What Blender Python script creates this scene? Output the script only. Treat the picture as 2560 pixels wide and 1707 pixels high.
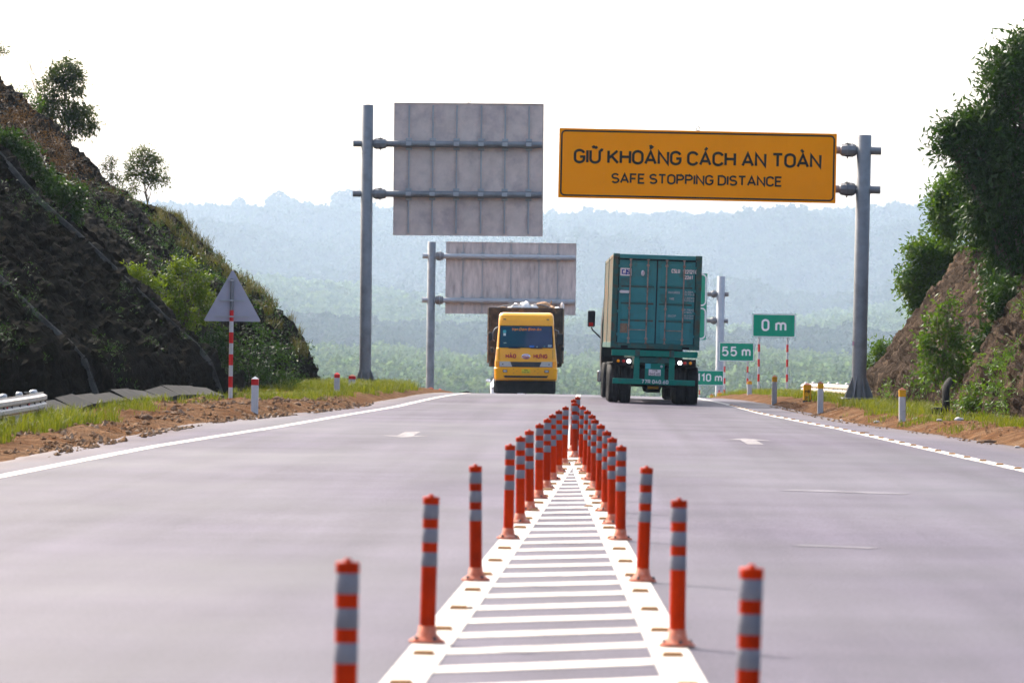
import bpy, math, random
import numpy as np
from mathutils import Vector, Matrix, noise

for _o in list(bpy.data.objects):
    bpy.data.objects.remove(_o)
SC = bpy.context.scene
COL = SC.collection
R = math.radians

# ------------------------------------------------------------------ camera, sky, sun, exposure
CAM_H = 1.47                       # eye height of someone standing on the road
LENS = 150.0
FPX = LENS / 36 * 2560             # focal length in pixels of the 2560 px wide photograph
YAW, PITCH, ROLL = math.atan(182.4 / FPX), math.atan(28.5 / FPX), R(0.8)
SUN_AZ, SUN_EL = R(-38), R(41)     # azimuth clockwise from +Y: ahead of the camera, to the left
cam_d = bpy.data.cameras.new('camera')
cam_d.lens = LENS
cam_d.sensor_width = 36
cam_d.clip_start, cam_d.clip_end = 0.5, 12000
cam_d.dof.use_dof = True
cam_d.dof.focus_distance = 95
cam_d.dof.aperture_fstop = 5.6
cam = bpy.data.objects.new('camera', cam_d)
COL.objects.link(cam)
cam.matrix_world = (Matrix.Translation((0, 0, CAM_H)) @ Matrix.Rotation(YAW, 4, 'Z') @ Matrix.Rotation(math.pi / 2 + PITCH, 4, 'X') @ Matrix.Rotation(ROLL, 4, 'Z'))
SC.camera = cam

world = bpy.data.worlds.new('World')
SC.world = world
world.use_nodes = True
_wn = world.node_tree
_sky = _wn.nodes.new('ShaderNodeTexSky')
_sky.sky_type = 'NISHITA'
_sky.sun_disc = False
_sky.sun_elevation, _sky.sun_rotation = SUN_EL, SUN_AZ
_sky.air_density, _sky.dust_density, _sky.ozone_density = 1.0, 6.0, 1.0
_wn.links.new(_sky.outputs[0], _wn.nodes['Background'].inputs[0])
_wn.nodes['Background'].inputs[1].default_value = 0.15

sun_d = bpy.data.lights.new('sun', 'SUN')
sun_d.energy, sun_d.angle, sun_d.color = 2.4, R(0.6), (1.0, 0.95, 0.86)
sun = bpy.data.objects.new('sun', sun_d)
COL.objects.link(sun)
_sd = Vector((math.sin(SUN_AZ) * math.cos(SUN_EL), math.cos(SUN_AZ) * math.cos(SUN_EL), math.sin(SUN_EL)))
sun.rotation_euler = _sd.to_track_quat('Z', 'Y').to_euler()
sun.location = (0, 0, 60)

SC.view_settings.view_transform = 'Standard'
SC.view_settings.look = 'None'
SC.view_settings.exposure = 1.7
SC.view_settings.gamma = 1
SC.view_settings.use_curve_mapping = False
SC.render.engine = 'CYCLES'
SC.cycles.use_denoising = True
SC.cycles.max_bounces = 7
SC.cycles.volume_bounces = 1
SC.cycles.caustics_reflective = SC.cycles.caustics_refractive = False
SC.cycles.sample_clamp_indirect = 6

# ------------------------------------------------------------------ measuring helpers
def ray(px, py):
    """Direction (x per metre of depth, z per metre of depth) of a pixel of the 2560 x 1707 photograph."""
    u, v = (px - 1280) / FPX, -(py - 853.5) / FPX
    c, s = math.cos(ROLL), math.sin(ROLL)
    U, V = u * c - v * s, u * s + v * c
    y1, z1 = math.cos(PITCH) - V * math.sin(PITCH), math.sin(PITCH) + V * math.cos(PITCH)
    x, y = U * math.cos(YAW) - y1 * math.sin(YAW), U * math.sin(YAW) + y1 * math.cos(YAW)
    return x / y, z1 / y

def at(px, py, d):
    a, b = ray(px, py)
    return Vector((a * d, d, CAM_H + b * d))

K = 2560 / 2352
def dp(x, y, d):                   # the same with coordinates read from a 2352 px wide view
    return at(x * K, y * K, d)

_ys = [-60, 0, 25, 40, 58, 117, 150, 201, 256, 311, 420, 700, 900]
_sl = [0, 0, 0, 0.0023, .0024, .0007, -.0078, -.0198, -.031, -.0415, -.045, -.03, -.02]
_YY = np.arange(-60, 900, .25)
_ZZ = np.cumsum(np.interp(_YY, _ys, _sl)) * .25
_ZZ -= np.interp(0, _YY, _ZZ)
def sm(t):
    t = min(max(t, 0.0), 1.0)
    return t * t * (3 - 2 * t)
def road_z(x, y):
    z = float(np.interp(y, _YY, _ZZ))
    if x > 0:
        z -= .013 * x * min(max((y - 50) / 40, 0), 1)
    return z
LINE_L = ([10, 46.8, 54.9, 60.7, 67.2, 76, 88.9, 102.2, 124.2, 136.4, 300, 600], [-7.1, -6.41, -6.25, -6.12, -5.84, -5.42, -5.0, -4.53, -4.25, -4.1, -4.0, -4.0])
LINE_R = ([10, 55.2, 66, 84.4, 103.6, 135.6, 300, 600], [6.6, 5.69, 5.43, 5.06, 4.3, 3.81, 3.7, 3.7])
EDGE_L = ([10, 52.6, 63.1, 77, 87.8, 99.7, 123.9, 300, 600], [-7.6, -7.2, -7.15, -7.15, -6.3, -5.6, -5.2, -5.1, -5.1])
EDGE_R = ([10, 60, 69.9, 81.8, 94.6, 115.7, 146.7, 300, 600], [8.0, 7.5, 7.2, 6.6, 5.8, 5.5, 5.05, 5.0, 5.0])
def ev(c, y): return float(np.interp(y, c[0], c[1]))
def nz(x, y, z=0.0): return noise.noise(Vector((x, y, z)))
def fbm(x, y, z=0.0, o=4): return noise.fractal(Vector((x, y, z)), 1.0, 2.0, o)
VALLEY = ([-100, 150, 180, 300, 600, 1200, 9000], [0.0, 0.0, -2.5, -12, -24, -26, -26])
def ground_z(x, y):
    z = road_z(x, y)
    l, r = ev(EDGE_L, y), ev(EDGE_R, y)
    t = l - x if x < l else (x - r if x > r else -1)
    if t < 0:
        return z - .06
    z += -.06 + (.24 if x > 0 else .07 + .15 * sm((y - 80) / 10)) * sm(t / .9)
    if t < 14 and 45 < y < 215:
        z += .05 * fbm(x * .6, y * .35, 1.3) * sm(t / .6)
        if x < 0:                   # churned soil beside the left shoulder
            k = sm((y - 56) / 8) * (1 - sm((y - 92) / 6)) * sm(t / .5) * (1 - sm((t - 2.6) / 1.2))
            z += k * (.10 * abs(fbm(x * 1.3, y * .7, 4.0)) + .07 * abs(nz(x * 3.1, y * 2.2, 7.0)) + .05 * abs(nz(x * 7.1, y * 5.2, 2.0)))
        else:
            k = sm((y - 56) / 8) * (1 - sm((y - 108) / 8)) * sm(t / .5)
            z += k * .05 * abs(nz(x * 2.1, y * 1.6, 2.0))
    zn = float(np.interp(y, *VALLEY))
    if y > 150:
        w = sm((y - 150) / 30)
        edge = 4.0 if x < 0 else 6.0
        zz = z - .55 * max(t - edge, 0) * w
        z = max(zz, min(zn, zz + 3)) if t > edge else z
        if abs(x) > 60:
            z = min(z, zn) if y < 400 else zn
        z = max(z, zn) if abs(x) > 18 else z
    return z
def on_ground(px, d):
    x = at(px, 900, d).x
    return Vector((x, d, ground_z(x, d)))

# ------------------------------------------------------------------ materials
def pm(name, col, rough=.6, metal=0.0, var=.12, scale=3.0, bump=0.0, bscale=40.0, bdist=.02, col2=None, c2=(.55, .7), c2scale=1.5, stretch=(1, 1, 1), spec=.18, ior=1.5, emit=None, estr=0.0, coat=0.0, rvar=0.0, rscale=.6):
    m = bpy.data.materials.new(name)
    m.use_nodes = True
    nt = m.node_tree
    b = nt.nodes['Principled BSDF']
    N, L = nt.nodes.new, nt.links.new
    b.inputs['Roughness'].default_value = rough
    b.inputs['Metallic'].default_value = metal
    b.inputs['Specular IOR Level'].default_value = spec
    b.inputs['IOR'].default_value = ior
    b.inputs['Coat Weight'].default_value = coat
    geo = N('ShaderNodeNewGeometry')
    mp = N('ShaderNodeMapping')
    mp.inputs['Scale'].default_value = stretch
    L(geo.outputs['Position'], mp.inputs['Vector'])
    def tex(sc, det=6):
        t = N('ShaderNodeTexNoise')
        t.inputs['Scale'].default_value = sc
        t.inputs['Detail'].default_value = det
        t.inputs['Roughness'].default_value = .62
        L(mp.outputs['Vector'], t.inputs['Vector'])
        return t
    def remap(sock, a, bb, lo, hi):
        r = N('ShaderNodeMapRange')
        r.inputs['From Min'].default_value, r.inputs['From Max'].default_value = a, bb
        r.inputs['To Min'].default_value, r.inputs['To Max'].default_value = lo, hi
        L(sock, r.inputs['Value'])
        return r.outputs['Result']
    t1 = tex(scale)
    mul = N('ShaderNodeMix'); mul.data_type = 'RGBA'; mul.blend_type = 'MULTIPLY'
    mul.inputs['Factor'].default_value = 1
    v = remap(t1.outputs['Fac'], .3, .7, 1 - var, 1 + var)
    cmb = N('ShaderNodeCombineColor')
    for i in range(3): L(v, cmb.inputs[i])
    L(cmb.outputs[0], mul.inputs['B'])
    if col2:
        mx = N('ShaderNodeMix'); mx.data_type = 'RGBA'
        mx.inputs['A'].default_value, mx.inputs['B'].default_value = (*col, 1), (*col2, 1)
        L(remap(tex(c2scale).outputs['Fac'], c2[0], c2[1], 0, 1), mx.inputs['Factor'])
        L(mx.outputs['Result'], mul.inputs['A'])
    else:
        mul.inputs['A'].default_value = (*col, 1)
    L(mul.outputs['Result'], b.inputs['Base Color'])
    if rvar:
        L(remap(tex(rscale, 4).outputs['Fac'], .3, .7, rough - rvar, rough + rvar), b.inputs['Roughness'])
    if bump:
        bp = N('ShaderNodeBump')
        bp.inputs['Strength'].default_value = bump
        bp.inputs['Distance'].default_value = bdist
        L(tex(bscale, 5).outputs['Fac'], bp.inputs['Height'])
        L(bp.outputs['Normal'], b.inputs['Normal'])
    if emit:
        b.inputs['Emission Color'].default_value = (*emit, 1)
        b.inputs['Emission Strength'].default_value = estr
    return m

def leaf_mat(name, col, col2, trans=.35, scale=1.3, spec=.15):
    m = bpy.data.materials.new(name)
    m.use_nodes = True
    nt = m.node_tree
    N, L = nt.nodes.new, nt.links.new
    b = nt.nodes['Principled BSDF']
    b.inputs['Roughness'].default_value = .5
    b.inputs['Specular IOR Level'].default_value = spec
    g = N('ShaderNodeNewGeometry')
    t = N('ShaderNodeTexNoise'); t.inputs['Scale'].default_value = scale; t.inputs['Detail'].default_value = 8; t.inputs['Roughness'].default_value = .7
    L(g.outputs['Position'], t.inputs['Vector'])
    mx = N('ShaderNodeMix'); mx.data_type = 'RGBA'
    mx.inputs['A'].default_value, mx.inputs['B'].default_value = (*col, 1), (*col2, 1)
    mr = N('ShaderNodeMapRange'); mr.inputs['From Min'].default_value, mr.inputs['From Max'].default_value = .35, .65
    L(t.outputs['Fac'], mr.inputs['Value']); L(mr.outputs['Result'], mx.inputs['Factor'])
    L(mx.outputs['Result'], b.inputs['Base Color'])
    tr = N('ShaderNodeBsdfTranslucent')
    br = N('ShaderNodeMix'); br.data_type = 'RGBA'; br.blend_type = 'MULTIPLY'; br.inputs['Factor'].default_value = 1
    br.inputs['B'].default_value = (1.9, 1.75, .6, 1)
    L(mx.outputs['Result'], br.inputs['A']); L(br.outputs['Result'], tr.inputs['Color'])
    ms = N('ShaderNodeMixShader'); ms.inputs['Fac'].default_value = trans
    L(b.outputs[0], ms.inputs[1]); L(tr.outputs[0], ms.inputs[2])
    L(ms.outputs[0], nt.nodes['Material Output'].inputs['Surface'])
    return m

M = {}
def asphalt():
    m = pm('asphalt', (.044, .037, .055), .68, var=.45, scale=.10, stretch=(1, .4, 1), col2=(.068, .058, .080), c2=(.40, .68), c2scale=.28, bump=.35, bscale=70, rvar=.2, rscale=.10, spec=.13)
    nt = m.node_tree; N, L = nt.nodes.new, nt.links.new
    b = nt.nodes['Principled BSDF']
    src = b.inputs['Base Color'].links[0].from_socket
    g = N('ShaderNodeNewGeometry')
    for sc, st, amt in ((1.6, (1, .012, 1), .22), (38, (1, 1, 1), .35), (.5, (.15, 1, 1), .15)):
        mp = N('ShaderNodeMapping'); mp.inputs['Scale'].default_value = st
        L(g.outputs['Position'], mp.inputs['Vector'])
        t = N('ShaderNodeTexNoise'); t.inputs['Scale'].default_value = sc; t.inputs['Detail'].default_value = 3
        L(mp.outputs[0], t.inputs['Vector'])
        r = N('ShaderNodeMapRange'); r.inputs['From Min'].default_value, r.inputs['From Max'].default_value = .3, .7
        r.inputs['To Min'].default_value, r.inputs['To Max'].default_value = 1 - amt, 1 + amt
        L(t.outputs['Fac'], r.inputs['Value'])
        cc = N('ShaderNodeCombineColor')
        for k in range(3): L(r.outputs['Result'], cc.inputs[k])
        mx = N('ShaderNodeMix'); mx.data_type = 'RGBA'; mx.blend_type = 'MULTIPLY'; mx.inputs['Factor'].default_value = 1
        L(src, mx.inputs['A']); L(cc.outputs[0], mx.inputs['B']); src = mx.outputs['Result']
    at_ = N('ShaderNodeAttribute'); at_.attribute_name = 'dust'
    t = N('ShaderNodeTexNoise'); t.inputs['Scale'].default_value = 1.4; t.inputs['Detail'].default_value = 6
    L(g.outputs['Position'], t.inputs['Vector'])
    mm = N('ShaderNodeMath'); mm.operation = 'MULTIPLY_ADD'; mm.inputs[1].default_value = 1.5; mm.inputs[2].default_value = -.35
    L(t.outputs['Fac'], mm.inputs[0])
    m2 = N('ShaderNodeMath'); m2.operation = 'MULTIPLY'; m2.use_clamp = True
    L(mm.outputs[0], m2.inputs[0]); L(at_.outputs['Fac'], m2.inputs[1])
    mx = N('ShaderNodeMix'); mx.data_type = 'RGBA'; mx.inputs['B'].default_value = (.115, .072, .042, 1)
    L(m2.outputs[0], mx.inputs['Factor']); L(src, mx.inputs['A']); src = mx.outputs['Result']
    L(src, b.inputs['Base Color'])
    return m
M['asphalt'] = asphalt()
M['paint_white'] = pm('road_paint_white', (.44, .41, .37), .7, var=.2, scale=3, col2=(.16, .145, .145), c2=(.52, .72), c2scale=6, bump=.2, bscale=60, spec=.1)
M['paint_faint'] = pm('worn_road_paint', (.21, .195, .195), .75, var=.3, scale=4, col2=(.09, .08, .09), c2=(.45, .65), c2scale=5, spec=.1)
M['paint_ghost'] = pm('ghost_of_old_marking', (.10, .09, .105), .6, var=.4, scale=3, col2=(.055, .046, .062), c2=(.45, .6), c2scale=4, spec=.15)
M['ground'] = pm('soil_ground', (.095, .043, .017), .95, var=.5, scale=5.5, col2=(.16, .095, .052), c2=(.42, .68), c2scale=.9, bump=1.0, bscale=6, bdist=.22, spec=.02)
M['grass_soil'] = pm('valley_ground', (.06, .09, .03), .95, var=.3, scale=.05)
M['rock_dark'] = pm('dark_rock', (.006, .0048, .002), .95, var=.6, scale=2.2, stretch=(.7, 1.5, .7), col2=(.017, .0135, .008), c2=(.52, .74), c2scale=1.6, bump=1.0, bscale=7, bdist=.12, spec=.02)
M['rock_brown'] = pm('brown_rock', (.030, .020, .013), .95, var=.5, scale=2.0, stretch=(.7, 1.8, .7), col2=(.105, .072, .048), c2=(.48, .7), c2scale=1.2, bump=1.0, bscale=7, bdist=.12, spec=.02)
M['concrete'] = pm('weathered_concrete', (.05, .048, .044), .9, var=.35, scale=3, col2=(.03, .029, .026), c2=(.5, .7), c2scale=1.8, bump=.4, bscale=30)
M['orange'] = pm('orange_plastic', (.36, .019, .0), .55, var=.12, scale=8, col2=(.27, .016, .002), c2=(.5, .7), c2scale=7, spec=.06)
M['orange_worn'] = pm('worn_orange_base', (.42, .10, .05), .7, var=.25, scale=14, col2=(.48, .26, .19), c2=(.5, .7), c2scale=20)
M['refl_band'] = pm('reflective_sheet', (.155, .152, .17), .7, var=.08, scale=12, spec=.08)
M['bolt'] = pm('dark_bolt', (.05, .045, .045), .5, .6)
M['galv'] = pm('galvanised_steel', (.19, .195, .20), .5, .35, var=.14, scale=2.5, col2=(.13, .13, .132), c2=(.5, .7), c2scale=1.3, bump=.05, bscale=40)
M['galv_light'] = pm('bright_galvanised_steel', (.34, .35, .36), .5, .3, var=.1, scale=3)
M['sheet_back'] = pm('weathered_aluminium_sheet', (.60, .48, .42), .65, .0, var=.12, scale=2.6, col2=(.46, .365, .34), c2=(.48, .66), c2scale=1.4)
M['sheet_back2'] = pm('streaked_aluminium_sheet', (.52, .44, .40), .7, .0, var=.2, scale=3.5, stretch=(1.4, 1, .35), col2=(.36, .31, .29), c2=(.5, .68), c2scale=2.2)
M['sign_yellow'] = pm('amber_sign_sheet', (1.0, .31, .0), .6, var=.035, scale=1.5, spec=.03)
M['black_ink'] = pm('black_sign_film', (.016, .014, .012), .5, var=.1)
M['sign_green'] = pm('green_sign_sheet', (.0, .27, .15), .6, var=.05, scale=2, spec=.03)
M['sign_white'] = pm('white_sign_film', (.80, .80, .80), .45, var=.03)
M['red_paint'] = pm('red_paint', (.52, .022, .02), .5, var=.12, scale=9)
M['white_paint'] = pm('white_post_paint', (.46, .45, .45), .6, var=.08, scale=10, col2=(.27, .255, .23), c2=(.6, .78), c2scale=6)
M['yellow_paint'] = pm('yellow_post_paint', (.72, .36, .012), .55, var=.12, scale=9, col2=(.45, .2, .02), c2=(.6, .8), c2scale=12)
M['brown_cap'] = pm('rusty_brown_cap', (.22, .075, .04), .75, var=.2, scale=10)
M['tri_back'] = pm('grey_sign_back', (.34, .33, .38), .6, .0, var=.06, scale=3)
M['rail_white'] = pm('cream_guardrail_paint', (.46, .41, .35), .5, .1, var=.12, scale=4, col2=(.45, .37, .29), c2=(.58, .75), c2scale=3)
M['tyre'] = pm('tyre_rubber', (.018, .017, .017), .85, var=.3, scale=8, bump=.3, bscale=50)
M['rim'] = pm('dusty_wheel_rim', (.18, .17, .16), .6, .5, var=.2)
M['chassis_black'] = pm('grimy_black_steel', (.02, .019, .018), .7, .2, var=.4, scale=5)
M['teal_paint'] = pm('teal_chassis_paint', (.0, .17, .125), .5, var=.18, scale=4, col2=(.02, .07, .055), c2=(.55, .75), c2scale=4)
M['cont'] = pm('teal_container_paint', (.03, .20, .215), .55, var=.12, scale=2, col2=(.05, .085, .075), c2=(.56, .74), c2scale=2.3)
M['cont_frame'] = pm('grimy_container_frame', (.028, .11, .10), .65, var=.3, scale=5, col2=(.055, .045, .03), c2=(.45, .65), c2scale=5)
M['cont_side'] = pm('rusted_container_side', (.20, .19, .14), .7, var=.2, scale=2, col2=(.30, .15, .07), c2=(.5, .65), c2scale=1.6, stretch=(1, 1, .5))
M['lockbar'] = pm('rusty_locking_bar', (.30, .255, .22), .6, .3, var=.25, scale=9, col2=(.14, .07, .04), c2=(.5, .7), c2scale=8)
M['letter'] = pm('white_stencil_paint', (.60, .62, .63), .6, var=.12, scale=25)
M['letter_dim'] = pm('worn_stencil_paint', (.33, .40, .41), .6, var=.25, scale=25)
M['logo_blue'] = pm('blue_logo_print', (.02, .06, .30), .5)
M['rubber_seal'] = pm('door_gasket', (.012, .018, .02), .8)
M['rust_patch'] = pm('rusty_placard', (.20, .15, .10), .8, var=.3, scale=20)
M['lamp_white'] = pm('lit_reverse_lamp', (.9, .9, .95), .3, emit=(.95, .95, 1.0), estr=6.0)
M['lamp_red'] = pm('red_lamp_lens', (.28, .015, .015), .25, emit=(.5, .02, .02), estr=.05)
M['lamp_amber'] = pm('amber_lamp_lens', (.55, .20, .01), .25, emit=(.8, .3, .02), estr=.08)
M['plate_white'] = pm('white_number_plate', (.66, .62, .62), .5)
M['cab_yellow'] = pm('yellow_cab_paint', (.90, .37, .0), .4, var=.05, scale=2, coat=.5, col2=(.62, .28, .02), c2=(.62, .8), c2scale=2.5)
M['glass'] = pm('windscreen_glass', (.008, .026, .085), .04, var=.1, ior=1.5, spec=.25)
M['plastic_black'] = pm('black_plastic', (.018, .018, .02), .55, var=.2)
M['grille'] = pm('dark_grey_grille', (.05, .055, .06), .5, var=.15)
M['headlamp'] = pm('headlamp_glass', (.50, .48, .45), .15, .2, var=.1, scale=20, spec=.8)
M['text_red'] = pm('red_lettering', (.42, .02, .02), .5)
M['text_orange'] = pm('orange_windscreen_lettering', (.80, .22, .02), .5)
M['chrome'] = pm('chrome_trim', (.65, .65, .67), .2, .9)
M['plate_yellow'] = pm('yellow_number_plate', (.72, .55, .02), .5)
M['bed_wood'] = pm('dark_cargo_bed', (.05, .04, .03), .8, var=.4, scale=4, col2=(.16, .10, .055), c2=(.55, .72), c2scale=2)
M['stake'] = pm('worn_bed_stake', (.30, .22, .14), .8, var=.35, scale=6)
M['sack_white'] = pm('white_woven_sack', (.68, .66, .62), .8, var=.12, scale=9, bump=.4, bscale=30)
M['sack_brown'] = pm('brown_jute_sack', (.36, .21, .11), .9, var=.3, scale=9, bump=.5, bscale=30)
M['tarp'] = pm('dark_tarpaulin', (.04, .04, .042), .6, var=.3, scale=4, bump=.5, bscale=6)
M['car_white'] = pm('white_car_paint', (.72, .72, .73), .25, var=.03, coat=.6)
M['sticker_blue'] = pm('blue_dashboard_card', (.02, .16, .55), .5)
M['sticker_teal'] = pm('teal_windscreen_sticker', (.05, .33, .36), .5)
M['pink_print'] = pm('faded_pink_sticker', (.55, .30, .36), .6)
M['stud_amber'] = pm('amber_stud_reflector', (.40, .19, .07), .5)
M['stud_body'] = pm('cream_stud_body', (.56, .42, .29), .5, var=.15, scale=30)
M['bark'] = pm('grey_brown_bark', (.10, .075, .055), .9, var=.3, scale=8)
M['bark_dry'] = pm('dry_pale_twigs', (.22, .17, .14), .9, var=.2, scale=8)
M['dry_leaf'] = pm('dry_brown_leaf', (.22, .11, .05), .8, var=.3)
M['concrete_dark'] = pm('dark_concrete', (.012, .011, .009), .9, var=.5, scale=4, col2=(.024, .022, .019), c2=(.5, .7), c2scale=2)  # plain darker tone for ditch lining, channel floors and pipe
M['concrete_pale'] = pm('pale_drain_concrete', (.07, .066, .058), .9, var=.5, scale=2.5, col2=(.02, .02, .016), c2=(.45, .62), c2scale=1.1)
M['litter'] = pm('pale_litter', (.34, .33, .32), .7)
M['stone'] = pm('roadside_stone', (.16, .095, .055), .9, var=.3, scale=6)
M['leaf_dark'] = leaf_mat('dark_green_leaves', (.010, .030, .005), (.030, .066, .008), .25)
M['leaf_mid'] = leaf_mat('mid_green_leaves', (.018, .052, .007), (.066, .122, .010), .35)
M['leaf_crest'] = leaf_mat('olive_green_leaves', (.020, .036, .010), (.052, .076, .013), .32)
M['leaf_acacia'] = leaf_mat('yellow_green_leaves', (.030, .068, .004), (.088, .125, .006), .4)
M['leaf_dry'] = leaf_mat('dry_brown_foliage', (.05, .028, .012), (.085, .045, .018), .25)
M['grass'] = leaf_mat('verge_grass', (.045, .075, .006), (.125, .135, .015), .35, 2.5)
M['grass_dry'] = leaf_mat('dry_bunch_grass', (.03, .036, .009), (.075, .07, .022), .3, 2.5)
M['forest'] = leaf_mat('sunlit_forest_foliage', (.05, .10, .028), (.15, .21, .055), .05, .018, 0)  # brighter copy for the pale bands, their sunlight put into the colour
M['forest_dark'] = leaf_mat('shaded_forest_foliage', (.022, .042, .02), (.05, .085, .03), .05, .02, 0)  # darker copy for the dim bands, their shade put into the colour
M['hill_green'] = pm('wooded_hill_soil', (.03, .055, .02), .95, var=.3, scale=.02)

def vary(m, amt):
    nt = m.node_tree; N, L = nt.nodes.new, nt.links.new
    b = nt.nodes['Principled BSDF']; src = b.inputs['Base Color'].links[0].from_socket
    oi = N('ShaderNodeObjectInfo'); r = N('ShaderNodeMapRange')
    r.inputs['To Min'].default_value, r.inputs['To Max'].default_value = 1 - amt, 1 + amt
    L(oi.outputs['Random'], r.inputs['Value'])
    cc = N('ShaderNodeCombineColor')
    for k in range(3): L(r.outputs['Result'], cc.inputs[k])
    mx = N('ShaderNodeMix'); mx.data_type = 'RGBA'; mx.blend_type = 'MULTIPLY'; mx.inputs['Factor'].default_value = 1
    L(src, mx.inputs['A']); L(cc.outputs[0], mx.inputs['B']); L(mx.outputs['Result'], b.inputs['Base Color'])
vary(M['orange'], .22); vary(M['refl_band'], .08); vary(M['paint_white'], .12); vary(M['white_paint'], .12)

# ------------------------------------------------------------------ mesh helpers
class MB:
    def __init__(s, M4=None):
        s.v, s.f, s.s, s.M = [], [], [], M4
    def add(s, vs, fs, smooth=False):
        o = len(s.v)
        for p in vs:
            p = Vector(p)
            s.v.append(s.M @ p if s.M else p)
        for f in fs:
            s.f.append([i + o for i in f]); s.s.append(smooth)
        return s
    def box(s, c, d, ch=0.0, rot=None):
        hx, hy, hz = d[0] / 2, d[1] / 2, d[2] / 2
        c = Vector(c)
        if ch <= 0:
            vs = [Vector((x * hx, y * hy, z * hz)) for x in (-1, 1) for y in (-1, 1) for z in (-1, 1)]
            fs = [(0, 1, 3, 2), (4, 6, 7, 5), (0, 4, 5, 1), (2, 3, 7, 6), (0, 2, 6, 4), (1, 5, 7, 3)]
        else:
            ch = min(ch, hx * .9, hy * .9, hz * .9)
            vs, idx = [], {}
            for x in (-1, 1):
                for y in (-1, 1):
                    for z in (-1, 1):
                        for a in range(3):
                            p = [x * (hx - ch), y * (hy - ch), z * (hz - ch)]
                            p[a] = (x, y, z)[a] * (hx, hy, hz)[a]
                            idx[(x, y, z, a)] = len(vs); vs.append(Vector(p))
            fs = []
            for a in range(3):
                b, e = (a + 1) % 3, (a + 2) % 3
                for sg in (-1, 1):
                    q = []
                    for (u, w) in ((-1, -1), (1, -1), (1, 1), (-1, 1)):
                        k = [0, 0, 0]; k[a], k[b], k[e] = sg, u, w
                        q.append(idx[(*k, a)])
                    fs.append(q if sg > 0 else q[::-1])
                for u in (-1, 1):
                    for w in (-1, 1):
                        k0 = [0, 0, 0]; k1 = [0, 0, 0]
                        k0[a], k0[b], k0[e] = -1, u, w
                        k1[a], k1[b], k1[e] = 1, u, w
                        q = [idx[(*k0, b)], idx[(*k1, b)], idx[(*k1, e)], idx[(*k0, e)]]
                        fs.append(q if u * w < 0 else q[::-1])
            for x in (-1, 1):
                for y in (-1, 1):
                    for z in (-1, 1):
                        q = [idx[(x, y, z, 0)], idx[(x, y, z, 1)], idx[(x, y, z, 2)]]
                        fs.append(q if x * y * z > 0 else q[::-1])
        return s.add([(rot @ p if rot else p) + c for p in vs], fs)
    def tube(s, pts, rs, n=10, smooth=True, caps=True):
        pts = [Vector(p) for p in pts]
        if not isinstance(rs, (list, tuple)): rs = [rs] * len(pts)
        vs, fs = [], []
        up = None
        for i, p in enumerate(pts):
            t = (pts[min(i + 1, len(pts) - 1)] - pts[max(i - 1, 0)]).normalized()
            if up is None:
                up = t.orthogonal().normalized()
            else:
                up = (up - t * up.dot(t)).normalized()
            w = t.cross(up)
            for k in range(n):
                a = 2 * math.pi * k / n
                vs.append(p + (up * math.cos(a) + w * math.sin(a)) * rs[i])
        for i in range(len(pts) - 1):
            for k in range(n):
                fs.append((i * n + k, i * n + (k + 1) % n, (i + 1) * n + (k + 1) % n, (i + 1) * n + k))
        s.add(vs, fs, smooth)
        if caps:
            m = len(pts) - 1
            s.add([vs[k] for k in range(n)], [list(range(n))[::-1]])
            s.add([vs[m * n + k] for k in range(n)], [list(range(n))])
        return s
    def lathe(s, prof, n=16, o=(0, 0, 0), axis='Z', smooth=True):
        vs, fs = [], []
        for r, z in prof:
            for k in range(n):
                a = 2 * math.pi * k / n
                p = (r * math.cos(a), r * math.sin(a), z)
                if axis == 'X': p = (p[2], p[0], p[1])
                if axis == 'Y': p = (p[1], p[2], p[0])
                vs.append(Vector(p) + Vector(o))
        for i in range(len(prof) - 1):
            for k in range(n):
                fs.append((i * n + k, i * n + (k + 1) % n, (i + 1) * n + (k + 1) % n, (i + 1) * n + k))
        return s.add(vs, fs, smooth)
    def prism(s, poly, y0, y1):
        """Polygon given as (x, z) pushed along y."""
        n = len(poly)
        vs = [(x, y0, z) for x, z in poly] + [(x, y1, z) for x, z in poly]
        fs = [list(range(n)), list(range(2 * n - 1, n - 1, -1))]
        fs += [(i, i + n, (i + 1) % n + n, (i + 1) % n) for i in range(n)]
        return s.add(vs, fs)
    def build(s, name, mat, parent=None):
        me = bpy.data.meshes.new(name)
        me.from_pydata([tuple(p) for p in s.v], [], s.f)
        me.polygons.foreach_set('use_smooth', s.s)
        me.materials.append(M[mat] if isinstance(mat, str) else mat)
        me.update()
        o = bpy.data.objects.new(name, me)
        COL.objects.link(o)
        if parent: o.parent = parent
        return o

def np_mesh(name, V, F, mat, parent=None, smooth=False):
    me = bpy.data.meshes.new(name)
    V = np.asarray(V, dtype=np.float32); F = np.asarray(F, dtype=np.int32)
    k = F.shape[1]
    me.vertices.add(len(V)); me.vertices.foreach_set('co', V.ravel())
    me.loops.add(F.size); me.loops.foreach_set('vertex_index', F.ravel())
    me.polygons.add(len(F))
    me.polygons.foreach_set('loop_start', np.arange(0, F.size, k, dtype=np.int32))
    me.polygons.foreach_set('use_smooth', np.full(len(F), smooth))
    me.materials.append(M[mat] if isinstance(mat, str) else mat)
    me.update(calc_edges=True); me.validate()
    o = bpy.data.objects.new(name, me)
    COL.objects.link(o)
    if parent: o.parent = parent
    return o

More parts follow.
